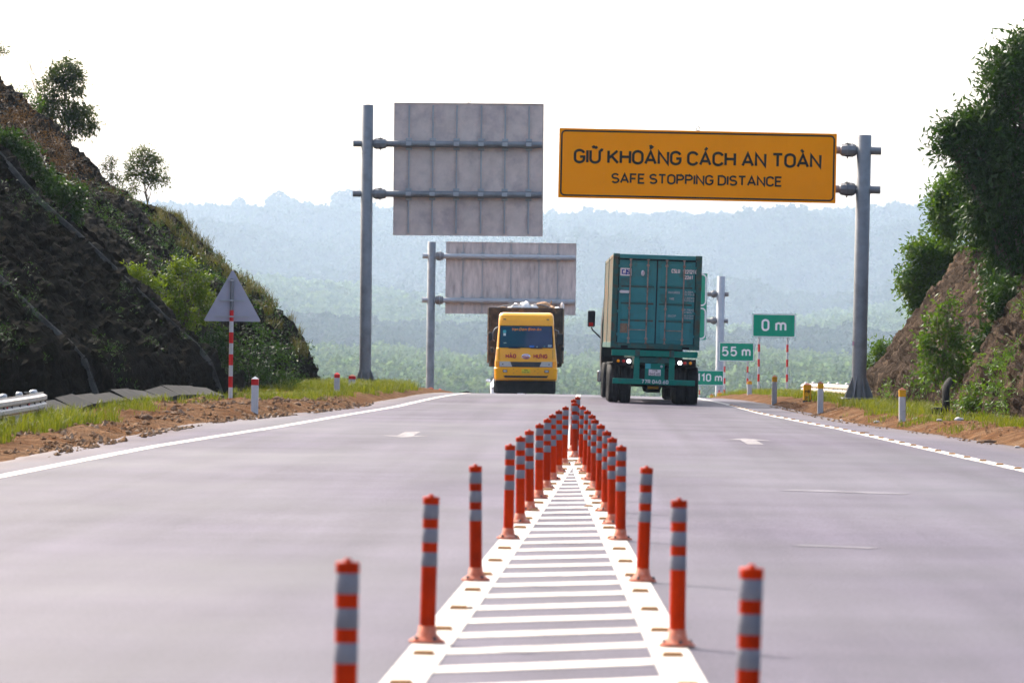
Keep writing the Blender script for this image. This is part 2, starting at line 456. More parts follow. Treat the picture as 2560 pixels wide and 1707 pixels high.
def tag(o, label, cat, group=None):
    o['label'] = label; o['category'] = cat
    if group: o['group'] = group
    return o
def struct(o):
    o['kind'] = 'structure'; return o
def thing(name, loc, label, cat, group=None, rot=(0, 0, 0)):
    o = bpy.data.objects.new(name, None)
    o.empty_display_size = .2
    COL.objects.link(o)
    o.location = loc; o.rotation_euler = rot
    return tag(o, label, cat, group)
def copy_tree(o, parent=None):
    c = o.copy(); COL.objects.link(c); c.parent = parent
    for ch in o.children: copy_tree(ch, c)
    return c

# ------------------------------------------------------------------ drawn lettering (even stroke road-sign letters)
def arc(cx, cy, rx, ry, a0, a1, n=9):
    return [(cx + rx * math.cos(R(a0 + (a1 - a0) * i / n)), cy + ry * math.sin(R(a0 + (a1 - a0) * i / n))) for i in range(n + 1)]
def stad(w, r=None, top=1.0):
    r = r or w / 2
    return arc(r, top - r, r, r, 0, 180) + arc(r, r, r, r, 180, 360) + [(w, top - r)]
G = {
 'A': (.66, [[(0, 0), (.33, 1), (.66, 0)], [(.11, .3), (.55, .3)]]),
 'B': (.56, [[(0, 0), (0, 1), (.3, 1)] + arc(.3, .76, .22, .24, 90, -90) + [(0, .52)], [(.3, .52)] + arc(.31, .26, .25, .26, 90, -90) + [(0, 0)]]),
 'C': (.58, [arc(.3, .7, .3, .3, 15, 180) + arc(.3, .3, .3, .3, 180, 345)]),
 'D': (.6, [[(0, 0), (0, 1), (.28, 1)] + arc(.28, .68, .32, .32, 90, 0) + arc(.28, .32, .32, .32, 0, -90) + [(0, 0)]]),
 'E': (.5, [[(.5, 1), (0, 1), (0, 0), (.5, 0)], [(0, .52), (.44, .52)]]),
 'F': (.5, [[(.5, 1), (0, 1), (0, 0)], [(0, .5), (.43, .5)]]),
 'G': (.6, [arc(.3, .7, .3, .3, 15, 180) + arc(.3, .3, .3, .3, 180, 360) + [(.6, .47), (.33, .47)]]),
 'H': (.6, [[(0, 0), (0, 1)], [(.6, 0), (.6, 1)], [(0, .52), (.6, .52)]]),
 'I': (.0, [[(0, 0), (0, 1)]]),
 'K': (.6, [[(0, 0), (0, 1)], [(.58, 1), (0, .36)], [(.2, .56), (.62, 0)]]),
 'L': (.5, [[(0, 1), (0, 0), (.5, 0)]]),
 'M': (.72, [[(0, 0), (0, 1), (.36, .35), (.72, 1), (.72, 0)]]),
 'N': (.6, [[(0, 0), (0, 1), (.6, 0), (.6, 1)]]),
 'O': (.6, [stad(.6)]),
 'P': (.56, [[(0, 0), (0, 1), (.3, 1)] + arc(.3, .74, .26, .26, 90, -90) + [(0, .48)]]),
 'R': (.58, [[(0, 0), (0, 1), (.3, 1)] + arc(.3, .74, .26, .26, 90, -90) + [(0, .48)], [(.28, .48), (.58, 0)]]),
 'S': (.56, [arc(.28, .75, .27, .25, 25, 265) + arc(.28, .26, .29, .26, 85, -155)]),
 'T': (.6, [[(0, 1), (.6, 1)], [(.3, 1), (.3, 0)]]),
 'U': (.6, [[(0, 1)] + arc(.3, .3, .3, .3, 180, 360) + [(.6, 1)]]),
 'V': (.6, [[(0, 1), (.3, 0), (.6, 1)]]),
 'X': (.6, [[(0, 1), (.6, 0)], [(0, 0), (.6, 1)]]),
 '0': (.5, [stad(.5)]),
 '1': (.26, [[(0, .76), (.26, 1), (.26, 0)]]),
 '2': (.54, [arc(.27, .73, .27, .27, 165, -35) + [(0, 0), (.54, 0)]]),
 '3': (.52, [arc(.25, .76, .24, .24, 160, -80) + arc(.24, .26, .27, .26, 80, -160)]),
 '4': (.56, [[(.32, 1), (0, .26), (.56, .26)], [(.42, .55), (.42, 0)]]),
 '5': (.54, [[(.5, 1), (.07, 1), (.03, .52)] + arc(.26, .32, .28, .33, 125, -155)]),
 '6': (.54, [[(.42, 1), (.06, .46)], arc(.27, .29, .27, .29, 0, 360, 16)]),
 '7': (.54, [[(0, 1), (.54, 1), (.2, 0)]]),
 '8': (.54, [arc(.27, .75, .23, .25, 0, 360, 14), arc(.27, .25, .27, .25, 0, 360, 14)]),
 '9': (.54, [[(.12, 0), (.48, .54)], arc(.27, .71, .27, .29, 0, 360, 16)]),
 '.': (.02, [[(0, 0), (0, .1)]]),
 '-': (.3, [[(0, .45), (.3, .45)]]),
 '*': (.06, [[(0, .42), (0, .55)]]),
 'm': (.76, [[(0, 0), (0, .7)], arc(.19, .5, .19, .2, 180, 0) + [(.38, 0)], arc(.57, .5, .19, .2, 180, 0) + [(.76, 0)]]),
 'a': (.42, [arc(.21, .34, .21, .34, 0, 360, 14), [(.42, .68), (.42, 0)]]),
 'n': (.42, [[(0, 0), (0, .68)], arc(.21, .46, .21, .22, 180, 0) + [(.42, 0)]]),
 'h': (.42, [[(0, 0), (0, 1)], arc(.21, .46, .21, .22, 180, 0) + [(.42, 0)]]),
 'i': (.0, [[(0, 0), (0, .68)], [(0, .85), (0, .95)]]),
}
def _acc(base, extra, w=None):
    b = G[base]; return (b[0] if w is None else w, b[1] + extra)
G['Ữ'] = _acc('U', [[(.6, .98), (.72, 1.02), (.76, 1.16)], [(.1, 1.22), (.2, 1.31), (.34, 1.22), (.44, 1.31)]], .66)
G['Ư'] = _acc('U', [[(.6, .98), (.72, 1.02), (.76, 1.16)]], .66)
G['Ả'] = _acc('A', [[(.24, 1.4), (.34, 1.45), (.42, 1.38), (.33, 1.27), (.33, 1.2)]])
G['Á'] = _acc('A', [[(.3, 1.19), (.44, 1.42)]])
G['À'] = _acc('A', [[(.2, 1.42), (.36, 1.19)]])
G['ạ'] = _acc('a', [[(.2, -.3), (.2, -.2)]])
G['ặ'] = _acc('a', [[(.2, -.3), (.2, -.2)], arc(.2, .95, .14, .12, 180, 360, 5)])
G['ì'] = (.0, [[(0, 0), (0, .68)], [(-.1, 1.05), (.05, .85)]])

def ribbon(mb, pts, w, o, ux, uy, nn, lift):
    """A flat stroke of width w along pts (in the plane ux, uy), raised by lift along nn."""
    P = [Vector((p[0], p[1])) for p in pts]
    closed = (P[0] - P[-1]).length < 1e-5
    if closed: P = P[:-1]
    n = len(P)
    Lf, Rt = [], []
    for i, p in enumerate(P):
        a = P[(i - 1) % n] if (closed or i > 0) else None
        b = P[(i + 1) % n] if (closed or i < n - 1) else None
        d1 = (p - a).normalized() if a is not None else None
        d2 = (b - p).normalized() if b is not None else None
        if d1 is None: d1 = d2; p = p - d2 * w * .5 * 0
        if d2 is None: d2 = d1
        n1, n2 = Vector((-d1.y, d1.x)), Vector((-d2.y, d2.x))
        m = (n1 + n2)
        m = m.normalized() if m.length > 1e-4 else n1
        k = w / 2 / max(m.dot(n1), .45)
        Lf.append(p + m * k); Rt.append(p - m * k)
    vs = []
    for l, r in zip(Lf, Rt):
        vs += [o + ux * l.x + uy * l.y + nn * lift, o + ux * r.x + uy * r.y + nn * lift]
    fs = [(2 * i, 2 * i + 1, 2 * (i + 1) + 1, 2 * (i + 1)) for i in range(n - 1)]
    if closed: fs.append((2 * n - 2, 2 * n - 1, 1, 0))
    mb.add(vs, fs)

def lettering(mb, text, o, h, t=.15, ux=Vector((1, 0, 0)), uy=Vector((0, 0, 1)), nn=Vector((0, -1, 0)), sx=1.0, gap=.3, width=None, center=True, slant=0.0, lift=.003):
    """Writes text with cap height h (strokes kept inside it); o is the left end, or the middle, of the base line."""
    o = Vector(o)
    adv, x = [], 0.0
    for ch in text:
        adv.append(x)
        x += (.31 if ch == ' ' else G[ch][0] * sx + gap)
    total = x - gap + t
    if width: 
        q = width / (total * h); sx_all = q
    else: sx_all = 1.0
    off = -total * sx_all / 2 if center else 0
    k = 0
    for ch, a in zip(text, adv):
        if ch == ' ': continue
        for st in G[ch][1]:
            pts = []
            for (px, py) in st:
                yy = t / 2 + py * (1 - t)
                pts.append((((a + px * sx + t / 2) * sx_all + off + slant * yy) * h, yy * h))
            ribbon(mb, pts, t * h, o, ux, uy, nn, lift + .0012 * (k % 4))
            k += 1
    return mb

# ================================================================== THE SETTING
def grid_mesh(name, xs, ys, fz, mat, smooth=True):
    V = np.array([(x, y, fz(x, y)) for y in ys for x in xs], dtype=np.float32)
    nx, ny = len(xs), len(ys)
    i = np.arange(nx * (ny - 1)).reshape(ny - 1, nx)[:, :-1].ravel()
    F = np.stack([i, i + 1, i + nx + 1, i + nx], 1)
    return np_mesh(name, V, F, mat, smooth=smooth)

xs = sorted([-4000, -2500, -1500, -900, -500, -300, -200, -120, -80, -55, -40, -30, -24, -20, 20, 24, 30, 40, 55, 80, 120, 200, 300, 500, 900, 1500, 2500, 4000] + list(np.arange(-17, 17.01, .3)))
ysg = list(range(-60, 50, 5)) + list(np.arange(50, 128, .42)) + list(np.arange(128, 220, 1.2)) + list(range(220, 400, 8)) + [420, 460, 520, 600, 700, 850, 1000, 1300, 1700, 2300, 3200, 4500, 9800]
ground = struct(grid_mesh('ground', xs, ysg, ground_z, 'ground'))

# --- road: a ribbon of asphalt between its two ragged edges
def road_edge(y, side):
    e = ev(EDGE_L if side < 0 else EDGE_R, y)
    return e + side * (.10 * nz(y * .35, 3.0 * side) + .07 * nz(y * 1.3, 9.0 * side))
ry = list(np.arange(-40, 30, 2)) + list(np.arange(30, 175, .5)) + list(range(175, 600, 5))
OFFS = [0, .12, .3, .55, .9, 1.4]
NXR = 12 + 2 * len(OFFS)
V, F, DU = [], [], []
for y in ry:
    l, r = road_edge(y, -1), road_edge(y, 1)
    V.append((l - .06, y, road_z(l, y) - .12)); DU.append(1.0)
    cols = [l + o for o in OFFS] + [l + 1.4 + (r - l - 2.8) * (k + 1) / 13 for k in range(12)] + [r - o for o in OFFS[::-1]]
    for x in cols:
        V.append((x, y, road_z(x, y)))
        e = min(x - l, r - x); DU.append(max(0, 1 - e / .95) ** 1.3)
    V.append((r + .06, y, road_z(r, y) - .12)); DU.append(1.0)
W_ = NXR + 2
for j in range(len(ry) - 1):
    for k in range(W_ - 1):
        a = j * W_ + k
        F.append((a, a + 1, a + W_ + 1, a + W_))
road = struct(np_mesh('road', V, F, 'asphalt', smooth=True))
_da = road.data.attributes.new('dust', 'FLOAT', 'POINT'); _da.data.foreach_set('value', np.array(DU, dtype=np.float32))

def road_strip(name, left, right, ys, mat, lift=.004):
    """A painted strip between two lines x(y), laid on the asphalt."""
    V, F = [], []
    for y in ys:
        a, b = left(y), right(y)
        V += [(a, y, road_z(a, y) + lift), (b, y, road_z(b, y) + lift)]
    F = [(2 * i, 2 * i + 1, 2 * i + 3, 2 * i + 2) for i in range(len(ys) - 1)]
    return np_mesh(name, V, F, mat, parent=road)
def road_poly(name, pts, mat='paint_white', lift=.004):
    mb = MB(); mb.add([(x, y, road_z(x, y) + lift) for x, y in pts], [list(range(len(pts)))])
    return mb.build(name, mat, road)
yl = list(np.arange(12, 300, 1.0))
road_strip('edge_line', lambda y: ev(LINE_L, y) - .10 + .02 * nz(y * .4, 1), lambda y: ev(LINE_L, y) + .10 + .03 * nz(y * .5, 5), yl, 'paint_white')
road_strip('edge_line', lambda y: ev(LINE_R, y) - .10 + .02 * nz(y * .4, 11), lambda y: ev(LINE_R, y) + .10 + .02 * nz(y * .5, 15), yl, 'paint_white')
# painted wedge between the two rows of posts
def rowL(y): return -.775 + (y - 21.5) * .01622
def rowR(y): return .485 + (y - 21.5) * -.01525
APEX = 57.4
MID = rowL(APEX)
yb = list(np.arange(10, 55.6, .5))
road_strip('island_border', lambda y: rowL(y) - .07, lambda y: min(rowL(y) + .13, (rowL(y) + rowR(y)) / 2), yb, 'paint_white', .005)
road_strip('island_border', lambda y: max(rowR(y) - .15, (rowL(y) + rowR(y)) / 2 + .004), lambda y: rowR(y) + .05, yb, 'paint_white', .005)
road_strip('centre_line', lambda y: -.27, lambda y: -.12 + max(0, (60 - y)) * .02, list(np.arange(55.7, 300, 1.0)), 'paint_white', .005)
y0 = 9.9
while y0 < 53.5:
    def inL(y): return rowL(y) + .134
    def inR(y): return rowR(y) - .154
    xa, xb = inL(y0), inR(y0)
    if xb - xa < .05: break
    sl, wd = .72, .43
    n = 5
    lo, hi = [], []
    for i in range(n + 1):
        x = xa + (xb - xa) * i / n
        yy = y0 + (x - xa) * sl
        lo.append((min(max(x, inL(yy)), inR(yy)), yy)); hi.append((min(max(x, inL(yy + wd)), inR(yy + wd)), yy + wd))
    MBs = MB()
    MBs.add([(x, y, road_z(x, y) + .004) for x, y in lo + hi], [(i, i + 1, n + 2 + i, n + 1 + i) for i in range(n)])
    MBs.build('hatch_stripe', 'paint_white', road)
    y0 += 1.2
# lane arrows
def arrow(cx, tip, sgn):
    pts = [(0, 0), (-.42, 1.6), (-.13, 1.35), (-.13, 4.6), (.13, 4.6), (.13, 1.35), (.42, 1.6)]
    q = [(cx + x, tip + sgn * y) for x, y in pts]
    n = len(q)
    mb = MB(); mb.add([(x, y, road_z(x, y) + .004) for x, y in q], [(0, 1, 2), (0, 2, 5), (0, 5, 6), (2, 3, 4, 5)])
    return mb.build('lane_arrow', 'paint_faint', road)
arrow(-2.93, 68.6, 1)
arrow(2.74, 72.6, -1)
road_poly('worn_marking', [(2.1, 45.9), (3.4, 45.2), (3.5, 45.6), (2.3, 46.3)], 'paint_ghost')
road_poly('worn_marking', [(1.62, 33.1), (2.2, 32.8), (2.3, 33.0), (1.7, 33.3)], 'paint_ghost')
# raised studs glued along the painted lines
stud_me = MB().add([(-.055, -.03, 0), (.055, -.03, 0), (.055, .06, 0), (-.055, .06, 0), (-.043, -.018, .022), (.043, -.018, .022), (.043, .04, .022), (-.043, .04, .022)],
                   [(0, 1, 5, 4), (1, 2, 6, 5), (2, 3, 7, 6), (3, 0, 4, 7), (4, 5, 6, 7)])
_st = stud_me.build('road_stud', 'stud_body', road)
_st.data.materials.append(M['stud_amber']); _st.data.polygons[0].material_index = 1
_rows = []
y = 13.2
while y < 56:
    _rows += [(rowL(y) + .03, y), (rowR(y) - .05, y + .15)]; y += 1.86
y = 50.0
while y < 120:
    _rows.append((ev(LINE_R, y), y)); y += 1.95
for i, (x, y) in enumerate(_rows):
    o = _st
    if i:
        o = _st.copy(); COL.objects.link(o); o.parent = road
    o.location = (x, y, road_z(x, y) + .006)

# --- cut slopes on both sides of the road
def slope_mesh(name, prof, shift, y0, y1, dy, end, mat, amp=.22, nv=110, seed=0.0, back=None):
    """prof: (x, z) from the foot up; shift(y): sideways offset of the section; end: metres over which the far end rounds away."""
    P = np.array(prof, dtype=float)
    seg = np.r_[0, np.cumsum(np.hypot(*np.diff(P, axis=0).T))]
    t = np.linspace(0, seg[-1], nv)
    px, pz = np.interp(t, seg, P[:, 0]), np.interp(t, seg, P[:, 1])
    side = -1 if P[-1, 0] < P[0, 0] else 1
    ys = list(np.arange(y0, y1, dy)) + [y1 + end * (k / 12) for k in range(0, 19)]
    V = []
    for y in ys:
        q = max(y - y1, 0) / end
        off = side * (q ** 2.2) * 3.2
        s = shift(min(y, y1))
        for i in range(nv):
            g = sm(t[i] / 1.0)
            a = fbm(y * .3, t[i] * .18, seed) * .75 + .45 * abs(fbm(y * 1.9, t[i] * .8, seed + 3)) - .4 * abs(nz(y * 4.0, t[i] * 1.6, seed + 9))
            a += .55 * (noise.cell(Vector((y * 2.3 + .8 * nz(y * 3, t[i] * 3, 1), t[i] * 2.6, seed))) - .0) + .4 * noise.cell(Vector((y * 5.1, t[i] * 6.3 + nz(y * 2, t[i] * 5, 4), seed))) + .35 * fbm(y * 6.5, t[i] * 5.1, seed + 5, 3)
            d = a * amp * g
            V.append((px[i] + s + off - side * d * .7, y, pz[i] - q * .5 + d * .7))
    n = nv
    i = np.arange(n * (len(ys) - 1)).reshape(-1, n)[:, :-1].ravel()
    F = np.stack([i, i + 1, i + n + 1, i + n], 1)
    return struct(np_mesh(name, V, F, mat))

def prof_from(pts, d):
    out = []
    for (x, y) in pts:
        p = at(x, y, d); out.append((p.x, p.z))
    return out
profA = prof_from([(585, 1000), (537, 889), (505, 862), (441, 806), (377, 742), (321, 690), (257, 628), (193, 570), (124, 510), (83, 464), (23, 392), (-60, 310), (-260, 110), (-420, 20)], 104)
profA[0] = (profA[0][0] + .25, profA[0][1] - .9)
def shiftA(y): return float(np.interp(y, [50, 70, 85, 95, 104], [-5.5, -3.9, -2.4, -1.1, 0]))
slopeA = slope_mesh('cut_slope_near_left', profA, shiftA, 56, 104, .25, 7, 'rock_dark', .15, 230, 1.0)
profB = prof_from([(822, 985), (762, 860), (697, 778), (610, 707), (533, 642), (479, 590), (435, 545), (376, 520), (285, 473), (174, 359), (109, 294), (0, 201), (-150, 60), (-420, -120)], 141)
profB[0] = (profB[0][0] + .3, profB[0][1] - 1.2)
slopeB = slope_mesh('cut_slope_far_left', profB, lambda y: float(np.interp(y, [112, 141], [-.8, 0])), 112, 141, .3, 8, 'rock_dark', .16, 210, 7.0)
profC = prof_from([(2372, 1022), (2404, 974), (2436, 915), (2507, 820), (2560, 749), (2640, 640), (2800, 420)], 92)
profC[0] = (profC[0][0] - .25, profC[0][1] - .8)
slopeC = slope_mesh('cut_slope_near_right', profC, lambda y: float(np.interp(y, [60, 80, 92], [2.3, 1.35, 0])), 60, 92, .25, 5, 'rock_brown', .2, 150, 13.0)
profD = prof_from([(2150, 1010), (2165, 940), (2218, 883), (2246, 840), (2274, 800), (2333, 725), (2373, 678), (2404, 634), (2428, 612), (2475, 604), (2540, 590), (2640, 520), (2800, 420)], 124)
profD[0] = (profD[0][0] - .2, profD[0][1] - .9)
slopeD = slope_mesh('cut_slope_far_right', profD, lambda y: float(np.interp(y, [98, 124], [.8, 0])), 99, 124, .25, 7, 'rock_brown', .13, 180, 21.0)
def slope_point(prof, shift, y, t):
    P = np.array(prof); seg = np.r_[0, np.cumsum(np.hypot(*np.diff(P, axis=0).T))]
    s = t * seg[-1]
    return Vector((float(np.interp(s, seg, P[:, 0])) + shift(y), y, float(np.interp(s, seg, P[:, 1]))))

# --- wooded hills beyond the crest, one behind the other
def crest_fn(pts, D, lower):
    xsC, zsC = [], []
    for (x, y) in pts:
        p = dp(x, y, D); xsC.append(p.x); zsC.append(p.z - lower)
    return lambda x: float(np.interp(x, xsC, zsC))
HILLS = []
def hill(name, pts, D, Df, zf, lower, seed, power=1.0, rough=.03, back=350):
    cf = crest_fn(pts, D, lower)
    def hz(x, y):
        zc = cf(x * D / max(y, 1) if y < D else x)
        if y <= D:
            t = max((y - Df) / (D - Df), 0)
            z = zf + (zc - zf) * t ** power
        else:
            t = (y - D) / back; z = zc - (zc - zf + 12) * t * t
        k = abs(zc - zf)
        w = sm(min((y - Df) / (D - Df), 1.0) * 3) * (1 - sm((y - D * .90) / (D * .09)) * .85)
        return z + w * k * (rough * 6 * fbm(x / (D * .035), y / (D * .07), seed, 3))
    half = D * .30
    xsH = list(np.linspace(-half, half, 90)); ysH = list(np.linspace(Df - 60, D + back, 44))
    struct(grid_mesh(name, xsH, ysH, hz, 'hill_green'))
    return hz
H1 = hill('front_hill', [(300, 792), (500, 798), (620, 800), (750, 806), (900, 815), (1000, 826), (1150, 838), (1350, 838), (1500, 832), (1650, 818), (1750, 812), (1850, 818), (1950, 836), (2100, 850), (2352, 860)], 3200, 1800, -30, 12, 3.1, 1.0, .02, 400)
H2 = hill('dark_hill', [(300, 742), (500, 735), (620, 727), (700, 731), (820, 745), (950, 750), (1100, 752), (1200, 775), (1350, 790), (1500, 785), (1650, 776), (1800, 768), (1900, 772), (2000, 778), (2352, 782)], 4200, 3640, -22, 16.0, 5.7, .6, .015, 400)
H3 = hill('middle_hill', [(200, 560), (400, 585), (500, 600), (600, 640), (750, 652), (900, 680), (1050, 690), (1200, 702), (1350, 727), (1500, 748), (1650, 765), (1750, 755), (1850, 738), (1950, 722), (2100, 705), (2352, 690)], 5600, 4340, 6, 16, 8.8, .9, .035, 500)
H4 = hill('far_hill', [(150, 458), (380, 466), (500, 475), (640, 479), (700, 482), (780, 472), (830, 466), (900, 478), (1250, 489), (1400, 493), (1550, 491), (1700, 487), (1830, 479), (1950, 470), (2140, 462), (2352, 450)], 8000, 5800, 28, 30, 12.4, .95, .055, 800)

# one leafy crown that the forest repeats
def crown_source(name, seed, mat, n=620):
    rs = np.random.RandomState(seed)
    d = rs.normal(size=(n, 3)); d /= np.linalg.norm(d, axis=1)[:, None]
    lump = np.array([1 + .34 * noise.fractal(Vector(v * 1.9) + Vector((seed, 0, 0)), 1, 2, 3) for v in d])
    r = lump * (.72 + .28 * rs.rand(n))
    c = d * r[:, None] * np.array([1, 1, 1.15]) + np.array([0, 0, .55])
    a = rs.normal(size=(n, 3)); a /= np.linalg.norm(a, axis=1)[:, None]
    nrm = d * .8 + rs.normal(size=(n, 3)) * .5
    u = np.cross(nrm, a); u /= np.linalg.norm(u, axis=1)[:, None] + 1e-6
    w = np.cross(nrm, u); w /= np.linalg.norm(w, axis=1)[:, None] + 1e-6
    s = (.13 + .12 * rs.rand(n))[:, None]
    V = np.stack([c - u * s, c - w * s * .7, c + u * s, c + w * s * .7], 1).reshape(-1, 3)
    F = np.arange(4 * n).reshape(-1, 4)
    o = np_mesh(name, V, F, mat)
    COL.objects.unlink(o)
    return o
def forest(name, hz, D, Df, n, rad, mat, seed, lift, extra=()):
    rs = np.random.RandomState(seed)
    P, S, Ro = [], [], []
    for i in range(n):
        y = Df + (D + 25 - Df) * rs.rand() ** .8
        a = -.152 + .29 * rs.rand()
        x = a * y
        big = 1 + .55 * max(0, fbm(x / 100, y / 150, seed, 2))
        r = rad * (.65 + .6 * rs.rand()) * big
        P.append((x, y, hz(x, y) + lift * (.7 + .5 * rs.rand()))); S.append((r, r, r * (1.0 + .5 * rs.rand()))); Ro.append((rs.normal() * .12, rs.normal() * .12, rs.rand() * 6.28))
    for (px, py, r) in extra:
        p = dp(px, py, D); P.append(tuple(p)); S.append((r, r, r * .8)); Ro.append((0, 0, 1.0))
    me = bpy.data.meshes.new(name)
    me.from_pydata(P, [], [])
    for nm, arr in (('sc', S), ('ro', Ro)):
        at_ = me.attributes.new(nm, 'FLOAT_VECTOR', 'POINT'); at_.data.foreach_set('vector', np.array(arr, dtype=np.float32).ravel())
    me.materials.append(M[mat])
    o = bpy.data.objects.new(name, me); COL.objects.link(o)
    ng = bpy.data.node_groups.new(name, 'GeometryNodeTree')
    ng.interface.new_socket('Geometry', in_out='INPUT', socket_type='NodeSocketGeometry')
    ng.interface.new_socket('Geometry', in_out='OUTPUT', socket_type='NodeSocketGeometry')
    N, L = ng.nodes.new, ng.links.new
    gi, go = N('NodeGroupInput'), N('NodeGroupOutput')
    ip = N('GeometryNodeInstanceOnPoints')
    oi = N('GeometryNodeObjectInfo'); oi.inputs['Object'].default_value = crown_source(name + '_crown', seed, mat)
    oi.inputs['As Instance'].default_value = True
    for nm, sock in (('sc', 'Scale'), ('ro', 'Rotation')):
        na = N('GeometryNodeInputNamedAttribute'); na.data_type = 'FLOAT_VECTOR'; na.inputs['Name'].default_value = nm
        L(na.outputs['Attribute'], ip.inputs[sock])
    L(gi.outputs[0], ip.inputs['Points']); L(oi.outputs['Geometry'], ip.inputs['Instance']); L(ip.outputs[0], go.inputs[0])
    md = o.modifiers.new('forest', 'NODES'); md.node_group = ng
    o['kind'] = 'stuff'
    return o
tag(forest('front_forest', H1, 3200, 1850, 16000, 4.6, 'forest', 3, 4.4), 'hazy plantation trees on the lowest slope behind the trucks', 'forest')
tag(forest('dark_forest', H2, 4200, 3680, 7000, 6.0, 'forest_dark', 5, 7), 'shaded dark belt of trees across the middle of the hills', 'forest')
tag(forest('middle_forest', H3, 5600, 4380, 11000, 7.0, 'forest', 8, 4.2), 'pale green wooded slope above the dark tree belt', 'forest')
tag(forest('far_forest', H4, 8000, 5850, 18000, 10.5, 'forest_dark', 12, 5, extra=[(640, 472, 19), (655, 475, 15), (625, 476, 15), (780, 470, 18), (800, 468, 19), (825, 470, 19), (550, 478, 14)]), 'bluish forest covering the far ridge under the sky', 'forest')

# --- the hazy air
def haze():
    mb = MB(); mb.box((0, 4900, 140), (8400, 10000, 342))
    mb.M = None
    o = mb.build('haze', 'litter')
    m = bpy.data.materials.new('pale_haze'); m.use_nodes = True
    nt = m.node_tree
    nt.nodes.remove(nt.nodes['Principled BSDF'])
    pv = nt.nodes.new('ShaderNodeVolumePrincipled')
    pv.inputs['Color'].default_value = (.60, .76, .97, 1)
    pv.inputs['Density'].default_value = HAZE_DENSITY
    pv.inputs['Anisotropy'].default_value = .3
    nt.links.new(pv.outputs[0], nt.nodes['Material Output'].inputs['Volume'])
    o.data.materials.clear(); o.data.materials.append(m)
    o['kind'] = 'stuff'
    return tag(o, 'pale bluish haze filling the valley air', 'haze')
HAZE_DENSITY = .00006
haze()

# ================================================================== THINGS ON THE ROAD AND BESIDE IT
ORD = ['first', 'second', 'third', 'fourth', 'fifth', 'sixth', 'seventh', 'eighth', 'ninth', 'tenth', 'eleventh']
# --- orange lane delineator posts
def make_delineator():
    t = thing('delineator_post', (0, 0, 0), 'x', 'delineator')
    b = MB()
    b.lathe([(.0, .002), (.092, .002), (.093, .010), (.070, .022), (.050, .042), (.044, .085), (.0, .086)], 20)
    b.build('base', 'orange_worn', t)
    for a in (40, 140, 220, 320):
        q = MB(); q.lathe([(0, .034), (.009, .034), (.011, .014)], 8, (.072 * math.cos(R(a)), .072 * math.sin(R(a)), 0)); q.build('bolt', 'bolt', t)
    b = MB(); b.lathe([(.0412, .07), (.0406, .40), (.0403, .715)], 20); b.build('tube', 'orange', t)
    b = MB(); b.lathe([(.0412, .697), (.0422, .700), (.0422, .726), (.041, .734), (.014, .735), (.013, .744), (.010, .747), (0, .747)], 20); b.build('cap', 'orange', t)
    for z0 in (.624, .504, .384):
        q = MB(); q.lathe([(.0402, z0), (.0410, z0 + .001), (.0410, z0 + .071), (.0402, z0 + .072)], 20); q.build('reflective_band', 'refl_band', t)
    return t
_dl = make_delineator()
_pl = [(867, 15.8), (1082, 21.5), (1200, 27.4), (1276, 33.5), (1305, 36.5), (1332, 39.3), (1354, 42.4), (1370, 45.4), (1388, 48.2), (1401, 51.2), (1415, 54.3)]
_pr = [(1870, 15.9), (1698, 21.5), (1610, 27.6), (1550, 33.6), (1528, 36.6), (1511, 39.4), (1494, 42.5), (1486, 45.4), (1477, 48.3), (1464, 51.4), (1454, 54.8)]
_spec = []
for side, lst in (('left', _pl), ('right', _pr)):
    for i, (px, d) in enumerate(lst):
        x = rowL(d) if side == 'left' else rowR(d)
        if i == 0: d = 14.75; x = at(px, 1400, d).x
        lab = 'orange lane post with three grey bands, %s from the front in the %s row' % (ORD[i], side)
        _spec.append((x, d, lab))
for nm, x, d in (('nearest', at(1439, 1000, 58).x, 58.0), ('second', at(1433, 1000, 61.3).x, 61.3), ('farthest', at(1442, 1000, 64.5).x, 64.5)):
    _spec.append((x, d, 'orange lane post beyond the tip of the painted island, %s of three' % nm))
_rl = random.Random(5)
for i, (x, d, lab) in enumerate(_spec):
    o = _dl if i == 0 else copy_tree(_dl)
    o.location = (x, d, road_z(x, d) + .006)
    o.rotation_euler = (R(_rl.uniform(-1.0, 1.0)), R(_rl.uniform(-.9, .9) + (.45 if 'right' in lab else -.35 if 'left row' in lab else 0)), R(_rl.uniform(0, 90)))
    o['label'] = lab; o['group'] = 'orange posts around the painted island'

